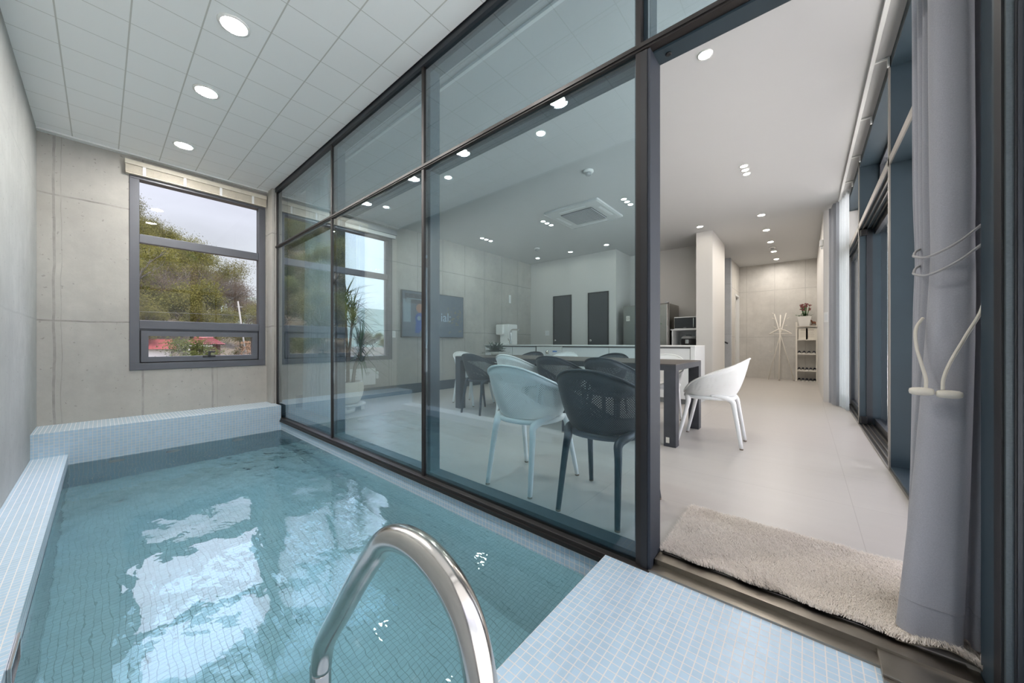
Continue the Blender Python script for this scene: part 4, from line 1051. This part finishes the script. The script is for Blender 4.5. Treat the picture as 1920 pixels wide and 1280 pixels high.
# microwave shelf, microwave, rice cooker
sh = thing('appliance_shelf', 'white open shelf unit between the refrigerator and the column', 'shelf', (-1.85, 7.8, 0))
b = MB(); b.box(-2.10, -2.075, 7.58, 8.1, 0, 1.20).box(-1.635, -1.61, 7.58, 8.1, 0, 1.20).box(-2.10, -1.61, 8.09, 8.11, 0, 1.20); b.build('side_panel', M['cab'], sh)
MB().box(-2.12, -1.605, 7.56, 8.11, 1.20, 1.225, .002).build('top_shelf', M['cab'], sh)
MB().box(-2.075, -1.635, 7.58, 8.09, .86, .885).build('shelf_board', M['cab'], sh)
mw = thing('microwave', 'black fronted microwave on the open shelf unit', 'microwave', (-1.83, 7.8, 1.225))
MB().box(-2.06, -1.612, 7.60, 7.96, 1.2265, 1.47, .006).build('casing', M['plastic'], mw)
MB().box(-2.05, -1.62, 7.588, 7.599, 1.24, 1.455, .003).build('door', M['tv'], mw)
MB().box(-1.70, -1.682, 7.56, 7.588, 1.26, 1.44, .004).build('handle', M['chrome'], mw)
MB().box(-1.88, -1.83, 7.587, 7.5878, 1.247, 1.255).build('mark', M['gplastic'], mw)
rc = thing('rice_cooker', 'black and silver rice cooker on the lower board of the open shelf unit', 'rice cooker', (-1.82, 7.78, .885))
MB().lathe([(.10, 0), (.145, .01), (.15, .09), (.14, .14)], (-1.82, 7.77, .8865), 28).build('body', M['tv'], rc)
MB().lathe([(.142, .141), (.142, .165), (.11, .20), (.0, .205)], (-1.82, 7.77, .8865), 28).build('lid', M['gplastic'], rc)
MB().box(-1.85, -1.79, 7.60, 7.625, .93, 1.01, .003).build('control_panel', M['chrome'], rc)
MB().box(-1.87, -1.77, 7.72, 7.80, 1.088, 1.105, .005).build('lid_handle', M['tv'], rc)
# trailing plant beside the post
hp = thing('hanging_plant', 'small bright green plant on the refrigerator side of the counter behind the steel post', 'plant', (-2.02, 6.2, .905))
MB().lathe([(.05, 0), (.06, .10), (.052, .10)], (-2.02, 6.2, .9055), 16).build('pot', M['potw'], hp)
b = MB(); b.tube(smooth_path([(-2.02, 6.2, 1.0), (-2.03, 6.2, 1.2), (-2.02, 6.2, 1.42)], 4), .005, 6); b.build('stem', M['stem'], hp)
b = MB(); fronds(b, Vector((-2.02, 6.2, 1.38)), 8, .14, .022, random.Random(4), -.6, 1.2, 5); fronds(b, Vector((-2.02, 6.2, 1.2)), 6, .12, .02, random.Random(5), -.6, 1.0, 5); b.build('leaves', M['hleaf'], hp)

# ------------------------------------------------------------ entrance
cs = thing('coat_stand', 'cream four legged coat stand against the concrete entrance wall', 'coat stand', (-.49, 11.15, 0))
for k, (bx, by, tx, ty, h) in enumerate(((-.73, 11.10, -.37, 11.16, 1.70), (-.505, 10.92, -.485, 11.2, 1.66), (-.21, 11.12, -.61, 11.14, 1.69))):
    MB().tube([(bx, by, .003), (tx, ty, h)], .010 if k != 1 else .014, 8).build('leg', M['rack'], cs)
b = MB()
for (x, z, s) in ((-.36, 1.55, 1), (-.40, 1.36, 1), (-.60, 1.55, -1), (-.57, 1.33, -1), (-.66, .70, -1), (-.60, 1.68, -1)):
    b.tube([(x, 11.14, z), (x + s * .05, 11.12, z + .03)], .008, 6)
b.build('hook', M['rack'], cs)
srl = thing('stair_handrail', 'short dark handrail end at the stair opening by the white column', 'handrail', (-1.5, 9.98, .95))
MB().tube([(-1.46, 9.985, .93), (-1.75, 9.985, 1.08), (-2.3, 9.985, 1.42)], .02, 10).build('rail', M['steel_dark'], srl)
MB().tube([(-1.70, 9.985, 1.04), (-1.70, 10.049, 1.02)], .008, 6).build('bracket', M['steel_dark'], srl)
hg = thing('coat_hanger', 'cream wooden coat hangers hung on the coat stand', 'hanger', (-.49, 11.05, 1.33))
b = MB(); b.tube(smooth_path([(-.70, 11.03, 1.17), (-.60, 11.04, 1.24), (-.49, 11.05, 1.29), (-.36, 11.04, 1.24), (-.26, 11.03, 1.17)], 5), .013, 8); b.build('shoulder', M['rack'], hg)
MB().tube([(-.68, 11.03, 1.172), (-.28, 11.03, 1.172)], .008, 6).build('trouser_bar', M['rack'], hg)
MB().tube(smooth_path([(-.49, 11.05, 1.29), (-.49, 11.06, 1.34), (-.47, 11.08, 1.36), (-.46, 11.10, 1.34)], 4), .004, 6).build('hook', M['chrome'], hg)
sr = thing('shoe_rack', 'tall cream open shoe rack against the entrance wall', 'rack', (.05, 11.3, 0))
SY0, SY1 = 11.16, 11.44
for x in (-.185, .50 - .3): MB().box(x, x + .03, SY0, SY0 + .03, 0, 1.46).box(x, x + .03, SY1 - .03, SY1, 0, 1.46).box(x + .005, x + .02, SY0, SY1, 1.3, 1.33).build('side_frame', M['rack'], sr)
SH = [.245, .66, 1.01, 1.345]
for z in SH: MB().box(-.155, .2, SY0 + .005, SY1 - .005, z, z + .02).build('shelf_board', M['rack'], sr)
for x, w_, lab in ((-.02, .11, 'cream certificate with dark heading standing on the left of the shoe rack'), (.13, .12, 'cream printed card standing on the right of the shoe rack')):
    f = thing('certificate', lab, 'certificate', (x, 11.28, 1.03))
    MB().box(x - w_, x + w_ * .6, 11.22, 11.228, 1.0315, 1.30).build('card', M['paper'], f)
    b = MB(); b.box(x - w_ * .65, x + w_ * .25, 11.2185, 11.2195, 1.255, 1.265)
    for k in range(7): b.box(x - w_ * .7, x + w_ * .35 * (1 - .2 * (k % 3)), 11.2185, 11.2195, 1.22 - k * .022, 1.222 - k * .022)
    b.build('printed_lines', M['ink'], f)
fp = thing('flower_pot', 'white square pot with a red flowering plant on top of the shoe rack', 'plant', (0, 11.3, 1.365))
b = MB(); t_ = bmesh.new(); v0 = [(-.115, 11.16), (.075, 11.16), (.075, 11.33), (-.115, 11.33)]; v1 = [(-.155, 11.13), (.115, 11.13), (.115, 11.36), (-.155, 11.36)]
t_.free(); a_ = [b.bm.verts.new((x, y, 1.3665)) for x, y in v0]; c_ = [b.bm.verts.new((x, y, 1.60)) for x, y in v1]
b.bm.faces.new(a_[::-1]); b.bm.faces.new(c_)
for i in range(4): b.bm.faces.new((a_[i], a_[(i + 1) % 4], c_[(i + 1) % 4], c_[i]))
b.build('pot', M['potw'], fp)
rg = random.Random(9); b = MB(); b2 = MB(); b3 = MB()
for _ in range(60):
    a = rg.uniform(0, 2 * PI); rr_ = rg.uniform(.02, .16); p = Vector((-.02 + rr_ * math.cos(a), 11.25 + rr_ * .6 * math.sin(a), 1.605 + rg.uniform(0, .09) * (1.2 - rr_ * 4)))
    w_ = rg.uniform(.025, .045); a2 = rg.uniform(0, 2 * PI); d = Vector((math.cos(a2), math.sin(a2), rg.uniform(-.3, .7))) * w_; s_ = Vector((-math.sin(a2), math.cos(a2), 0)) * w_ * .6
    b.bm.faces.new([b.bm.verts.new(v) for v in (p - d, p + s_, p + d, p - s_)])
b.build('leaves', M['hleaf'], fp)
for _ in range(16):
    x = rg.uniform(-.10, .08); y = rg.uniform(11.18, 11.32); h = rg.uniform(1.76, 1.92) - abs(x + .01) * .5
    b2.tube([(x * .4, 11.25, 1.60), (x, y, h)], .004, 5)
    for _ in range(12):
        p = Vector((x + rg.gauss(0, .016), y + rg.gauss(0, .014), h + rg.gauss(.006, .010))); w_ = .012; a2 = rg.uniform(0, 2 * PI)
        d = Vector((math.cos(a2), rg.uniform(-1, 1), math.sin(a2))) * w_; s_ = Vector((-math.sin(a2), 0, math.cos(a2))) * w_
        b3.bm.faces.new([b3.bm.verts.new(v) for v in (p - d, p + s_, p + d, p - s_)])
b2.build('stems', M['hleaf'], fp); b3.build('blossoms', M['petal'], fp)
rh = thing('rocking_horse', 'small brown wooden rocking horse ornament on the shoe rack top', 'ornament', (.16, 11.25, 1.365))
hx, hz = .158, 1.367
def blob(b, c, r, k=(1, 1, 1)):
    t = bmesh.new(); bmesh.ops.create_uvsphere(t, u_segments=12, v_segments=8, radius=r)
    for v in t.verts: v.co = Vector((v.co.x * k[0] + c[0], v.co.y * k[1] + c[1], v.co.z * k[2] + c[2]))
    for f in t.faces: f.smooth = True
    b._merge(t)
b = MB(); blob(b, (hx, 11.25, hz + .075), .032, (1.4, .8, .9)); b.tube([(hx - .025, 11.25, hz + .085), (hx - .045, 11.25, hz + .125)], [.018, .013], 8); blob(b, (hx - .055, 11.25, hz + .128), .017, (1.5, .8, .9))
for dx in (-.028, .03):
    for dy in (-.014, .014): b.tube([(hx + dx, 11.25 + dy, hz + .065), (hx + dx * 1.5, 11.25 + dy, hz + .016)], .008, 6)
b.tube([(hx + .04, 11.25, hz + .09), (hx + .06, 11.25, hz + .06)], [.008, .004], 6); b.build('body', M['toy'], rh)
for dy in (-.014, .014): MB().tube(smooth_path([(hx - .065, 11.25 + dy, hz + .022), (hx - .03, 11.25 + dy, hz + .009), (hx + .03, 11.25 + dy, hz + .009), (hx + .065, 11.25 + dy, hz + .022)], 4), .005, 6).build('rocker', M['stem'], rh)
# slippers
def make_slipper():
    t = thing('slipper', 's', 'slipper', (0, 0, 0))
    b = MB(); out = [(-.035, -.12), (-.042, -.05), (-.036, .03), (-.045, .09), (-.030, .125), (.0, .135), (.032, .122), (.045, .08), (.036, .02), (.040, -.06), (.030, -.12), (0, -.13)]
    b.prism(out, 0, .018); b.build('sole', M['shoe_w'], t)
    b = MB(); rws = []
    for j in range(5):
        y = .0 + j * .028; hh = .062 - j * .009; ww = .044 - .002 * j
        rws.append([b.bm.verts.new((ww * math.cos(PI * k / 8), y, .016 + hh * math.sin(PI * k / 8))) for k in range(9)])
    for a, c in zip(rws, rws[1:]):
        for k in range(8): f = b.bm.faces.new((a[k], a[k + 1], c[k + 1], c[k])); f.smooth = True
    bmesh.ops.solidify(b.bm, geom=b.bm.faces[:], thickness=.005)
    b.build('upper', M['shoe_d'], t); return t
sp = None
lv = {'bottom': .001, 'second': .2655, 'third': .6805}
for lvn, z in lv.items():
    n_ = 5 if lvn != 'third' else 4
    for k in range(n_):
        if sp is None: sp = s_ = make_slipper()
        else: s_ = copy_tree(sp)
        gap = .078 if n_ == 5 else .092
        s_.location = (-.115 + k * gap * 1.0 if n_ == 4 else -.118 + k * .0735, 11.295, z); s_.rotation_euler = (0, 0, PI if k % 2 else PI + .02); s_.scale = (.72, .85, .9)
        tag(s_, f'pale slipper {"under" if lvn == "bottom" else "on the " + lvn + " level of"} the shoe rack, {NUM[k]} from its left', 'slipper', 'slippers on the shoe rack')

# ------------------------------------------------------------ outside
def gz(x, y):
    d = -x
    base = -2.6 if d > 9 else -1.4 - 1.2 * max(0, (d - 6) / 3)
    if d > 40:
        k = 1.0 if y < -18 else (.92 - .013 * (y + 18) if y < 2 else .70 - .030 * (y - 2)) ; k = max(.05, k)
        base += k * (d - 40) * .62 if d < 95 else k * 55 * .62
    return base + .5 * mnoise.noise(Vector((x * .08, y * .08, 0)))
b = MB(); g = []
XS = [-5.95 - i * 3.4 for i in range(42)]; YS = [-95 + j * 4.5 for j in range(48)]
for x in XS: g.append([b.bm.verts.new((x, y, gz(x, y))) for y in YS])
for i in range(len(XS) - 1):
    for j in range(len(YS) - 1): f = b.bm.faces.new((g[i][j], g[i][j + 1], g[i + 1][j + 1], g[i + 1][j])); f.smooth = True
struct(b.build('hillside', M['hill']), 'wooded hillside rising beyond the house')
struct(MB().box(.80, 60, -40, 60, -.6, -.25).build('terrace', M['ground']), 'pale ground outside the right windows')
def make_tree(name, seed, H, spread, lm, bm2, nleaf, lsz, trunk_r=.16, dense=1.):
    rg = random.Random(seed); t = thing(name, name, 'tree', (0, 0, 0)); b = MB(); lf = MB(); tips = []
    def branch(p, d, L, r, lvl):
        q = p + d * L; mid = (p + q) / 2 + Vector((rg.gauss(0, .06), rg.gauss(0, .06), rg.gauss(0, .04))) * L
        b.tube([p, mid, q], [r, r * .8, r * .6], 5, cap=False)
        if lvl >= 3: tips.append((q, L)); tips.append((mid, L)); return
        if lvl == 2: tips.append((q, L))
        for k in range(rg.choice((3, 4)) if lvl else 5):
            a = rg.uniform(0, 2 * PI); o_ = d.orthogonal().normalized(); o_.rotate(Matrix.Rotation(a, 3, d))
            nd = (d * rg.uniform(.5, 1.0) + o_ * rg.uniform(.5, .95) * spread + Vector((0, 0, .18))).normalized()
            branch(p + (q - p) * rg.uniform(.45, 1.0), nd, L * rg.uniform(.55, .78), r * .55, lvl + 1)
    branch(Vector((0, 0, -.3)), Vector((rg.uniform(-.15, .15), rg.uniform(-.15, .15), 1)).normalized(), H * .42, trunk_r, 0)
    top = max(q.z for q, _ in tips)
    for _ in range(nleaf):
        q, L = rg.choice(tips); p = q + Vector((rg.gauss(0, 1), rg.gauss(0, 1), rg.gauss(0, .8))) * L * .38 * dense
        s = lsz * rg.uniform(.6, 1.3); a = Vector((rg.gauss(0, 1), rg.gauss(0, 1), rg.gauss(0, 1))).normalized(); c = a.orthogonal().normalized()
        lf.bm.faces.new([lf.bm.verts.new(v) for v in (p - a * s, p + c * s * .5, p + a * s, p - c * s * .5)])
    b.build('trunk', bm2, t); lf.build('foliage', lm, t, keepnormals=True); return t
PROT = {
    'spring': (make_tree('spring_tree', 1, 8.5, .9, M['leaf_y'], M['bark'], 15000, .072), 'fresh yellow green spring tree on the wooded hillside'),
    'green': (make_tree('green_tree', 2, 8.0, 1.0, M['leaf_g'], M['bark'], 17000, .08), 'mid green leafy tree on the wooded hillside'),
    'bare': (make_tree('budding_tree', 3, 8.0, .95, M['leaf_b'], M['bark2'], 12000, .052), 'brown barely budding tree on the wooded hillside'),
    'spring2': (make_tree('spring_tree', 8, 9.5, .75, M['leaf_y'], M['bark2'], 13500, .07), 'tall loose yellow green spring tree on the wooded hillside'),
}
rg = random.Random(21); first = set(); cnt = 0
def plant_tree(kind, x, y, s):
    root, lab = PROT[kind]
    c = root if kind not in first else copy_tree(root); first.add(kind)
    c.location = (x, y, gz(x, y) - .1); c.rotation_euler = (0, 0, rg.uniform(0, 2 * PI)); c.scale = (s, s, s * rg.uniform(.9, 1.12))
    tag(c, lab, 'tree', PROT[kind][1].split(' on ')[0] + 's')
for row, x in enumerate((-44, -47.5, -51.5, -56, -61, -67, -74, -82)):
    yy = -38 - row * 5
    while yy < 14 + row * 2:
        yj = yy + rg.uniform(-1.2, 1.2); r_ = yj / -x
        if not (-.13 < r_ < -.02) :
            k = rg.random()
            kind = 'bare' if (k < .26 or (r_ > .17 and k < .5) or (-.02 <= r_ < .085 and row < 3 and k < .55)) else ('green' if k < .58 else ('spring' if k < .82 else 'spring2'))
            plant_tree(kind, x + rg.uniform(-1.5, 1.5), yj, rg.uniform(.85, 1.12) * (1 + .04 * row) * (.72 if row == 0 else 1) * (.75 if r_ > .205 else 1))
        yy += rg.uniform(2.9, 4.0) + row * .25
for (x, y, s, k) in ((-90, 48, .9, 'green'), (-92, 55, .8, 'spring'), (-95, 62, .9, 'bare'), (-70, 40, .55, 'spring'), (-75, 47, .6, 'green'), (-80, 40, .7, 'bare')):
    plant_tree(k, x, y, s)
# gate house with a red tiled roof
hs = thing('red_roofed_house', 'small brick house with a red tiled roof below the wooded hill', 'house', (-40, 7.2, gz(-40, 7.2)))
gx, y0h, y1h = -40., 4.43, 7.2
MB().box(gx - 3.2, gx, y0h + .7, y1h - .3, -2.8, .76).build('wall', M['brick'], hs)
MB().box(gx - 3.4, gx + .35, y0h + .25, y1h - .9, .64, .77).build('fascia', M['white'], hs)
for y in (4.75, 5.35): MB().box(gx + .1, gx + .3, y, y + .12, -2.8, .64).build('porch_post', M['white'], hs)
b = MB(); NR = 19
eave = [(gx + .6, y0h), (gx + .6, y1h)]; ridge = [(gx - .9, y0h + .85), (gx - .9, y1h - .65)]
for k in range(NR):
    for j in range(5):
        def P(u, v): 
            ye = eave[0][1] + (eave[1][1] - eave[0][1]) * u; yr = ridge[0][1] + (ridge[1][1] - ridge[0][1]) * u
            return Vector((eave[0][0] + (ridge[0][0] - eave[0][0]) * v, ye + (yr - ye) * v, .78 + .56 * v))
        prof_ = []
        for q in range(4):
            u = (k + q / 3) / NR; lift = .07 * math.sin(PI * q / 3)
            prof_.append((P(u, j / 5) + Vector((0, 0, lift + .04)), P(u, (j + 1) / 5) + Vector((0, 0, lift))))
        for (a, c), (a2, c2) in zip(prof_, prof_[1:]): b.bm.faces.new([b.bm.verts.new(v) for v in (a, a2, c2, c)])
a0, a1, r0, r1 = Vector((gx - 3.6, y0h, .78)), Vector((gx - 3.6, y1h, .78)), Vector((gx - .9, y0h + .85, 1.34)), Vector((gx - .9, y1h - .65, 1.34))
e0, e1 = Vector((gx + .6, y0h, .78)), Vector((gx + .6, y1h, .78))
for f_ in ((a0, r0, r1, a1), (e0, r0, a0), (e1, a1, r1)): b.bm.faces.new([b.bm.verts.new(v) for v in f_])
b.tube([r0 + Vector((0, 0, .05)), r1 + Vector((0, 0, .05))], .11, 8); b.build('roof', M['roof'], hs)
h2 = thing('red_roofed_house', 'long low house with a red tiled roof half hidden by the pine', 'house', (-44, 1.8, gz(-44, 1.8)))
MB().box(-47, -43, -1.2, 4.0, -2.8, .45).build('wall', M['white'], h2)
b = MB(); b.quad((-42.6, -1.6, .42), (-42.6, 4.5, .42), (-44.6, 4.2, 1.30), (-44.6, -1.2, 1.30)).quad((-47.2, -1.6, .42), (-44.6, -1.2, 1.30), (-44.6, 4.2, 1.30), (-47.2, 4.5, .42)); b.build('roof', M['roof'], h2)
# brown scrub right of the house, pine in front
t = thing('brown_scrub', 'rusty brown dry scrub on the slope right of the small house', 'bush', (-38, 11, gz(-38, 11)), kind='stuff')
b = MB(); rg = random.Random(31)
for _ in range(9000):
    x = -38 + rg.uniform(-3, 3); y = rg.uniform(8.2, 15.5); p = Vector((x, y, -2.2 + rg.random() ** .6 * 3.3)); a = Vector((rg.gauss(0, 1), rg.gauss(0, 1), rg.gauss(0, 1))).normalized(); c = a.orthogonal().normalized(); s = rg.uniform(.05, .11)
    b.bm.faces.new([b.bm.verts.new(v) for v in (p - a * s, p + c * s * .4, p + a * s, p - c * s * .4)])
M['scrub'] = leaf_mat('scrub', (.24, .125, .075), (.17, .10, .065), (.2, .13, .08)); b.build('twigs', M['scrub'], t, keepnormals=True)
pt = make_tree('pine_tree', 14, 3.6, 1.25, M['leaf_p'], M['bark'], 16000, .035, .12, .8)
pt.location = (-24, 2.3, -2.5); pt.scale = (1.5, 1.65, 1.2); tag(pt, 'low spreading pine in front of the red roofed houses', 'tree')
up = thing('utility_pole', 'leaning pale utility pole in front of the wooded hillside', 'pole', (-40, 8.9, -2.6))
MB().tube([(-40, 9.05, -2.9), (-40, 8.15, 4.8)], [.085, .06], 10).build('mast', M['pole'], up)
MB().box(-40.03, -39.97, 8.05, 8.50, 4.26, 4.32).build('cross_arm', M['pole'], up)
MB().tube([(-40, -30, 3.0), (-40, 8.2, 3.5), (-38, 40, 2.6)], .018, 5).build('cable', M['black'], up)
# distant pale ridge seen through the living room window
b = MB(); rws = []
for k in range(30):
    y = 20 + k * 14; h = 10 + 8 * mnoise.noise(Vector((k * .22, 0, 3)))
    rws.append((b.bm.verts.new((-260, y, -3)), b.bm.verts.new((-300, y, 22 + h)), b.bm.verts.new((-380, y, 20 + h))))
for a, c in zip(rws, rws[1:]):
    b.bm.faces.new((a[0], c[0], c[1], a[1])); b.bm.faces.new((a[1], c[1], c[2], a[2]))
M['ridge'] = simple('far_ridge', (.12, .15, .14), 1., var=.1, scale=.05)
struct(b.build('distant_ridge', M['ridge']), 'distant hazy ridge beyond the living room window')
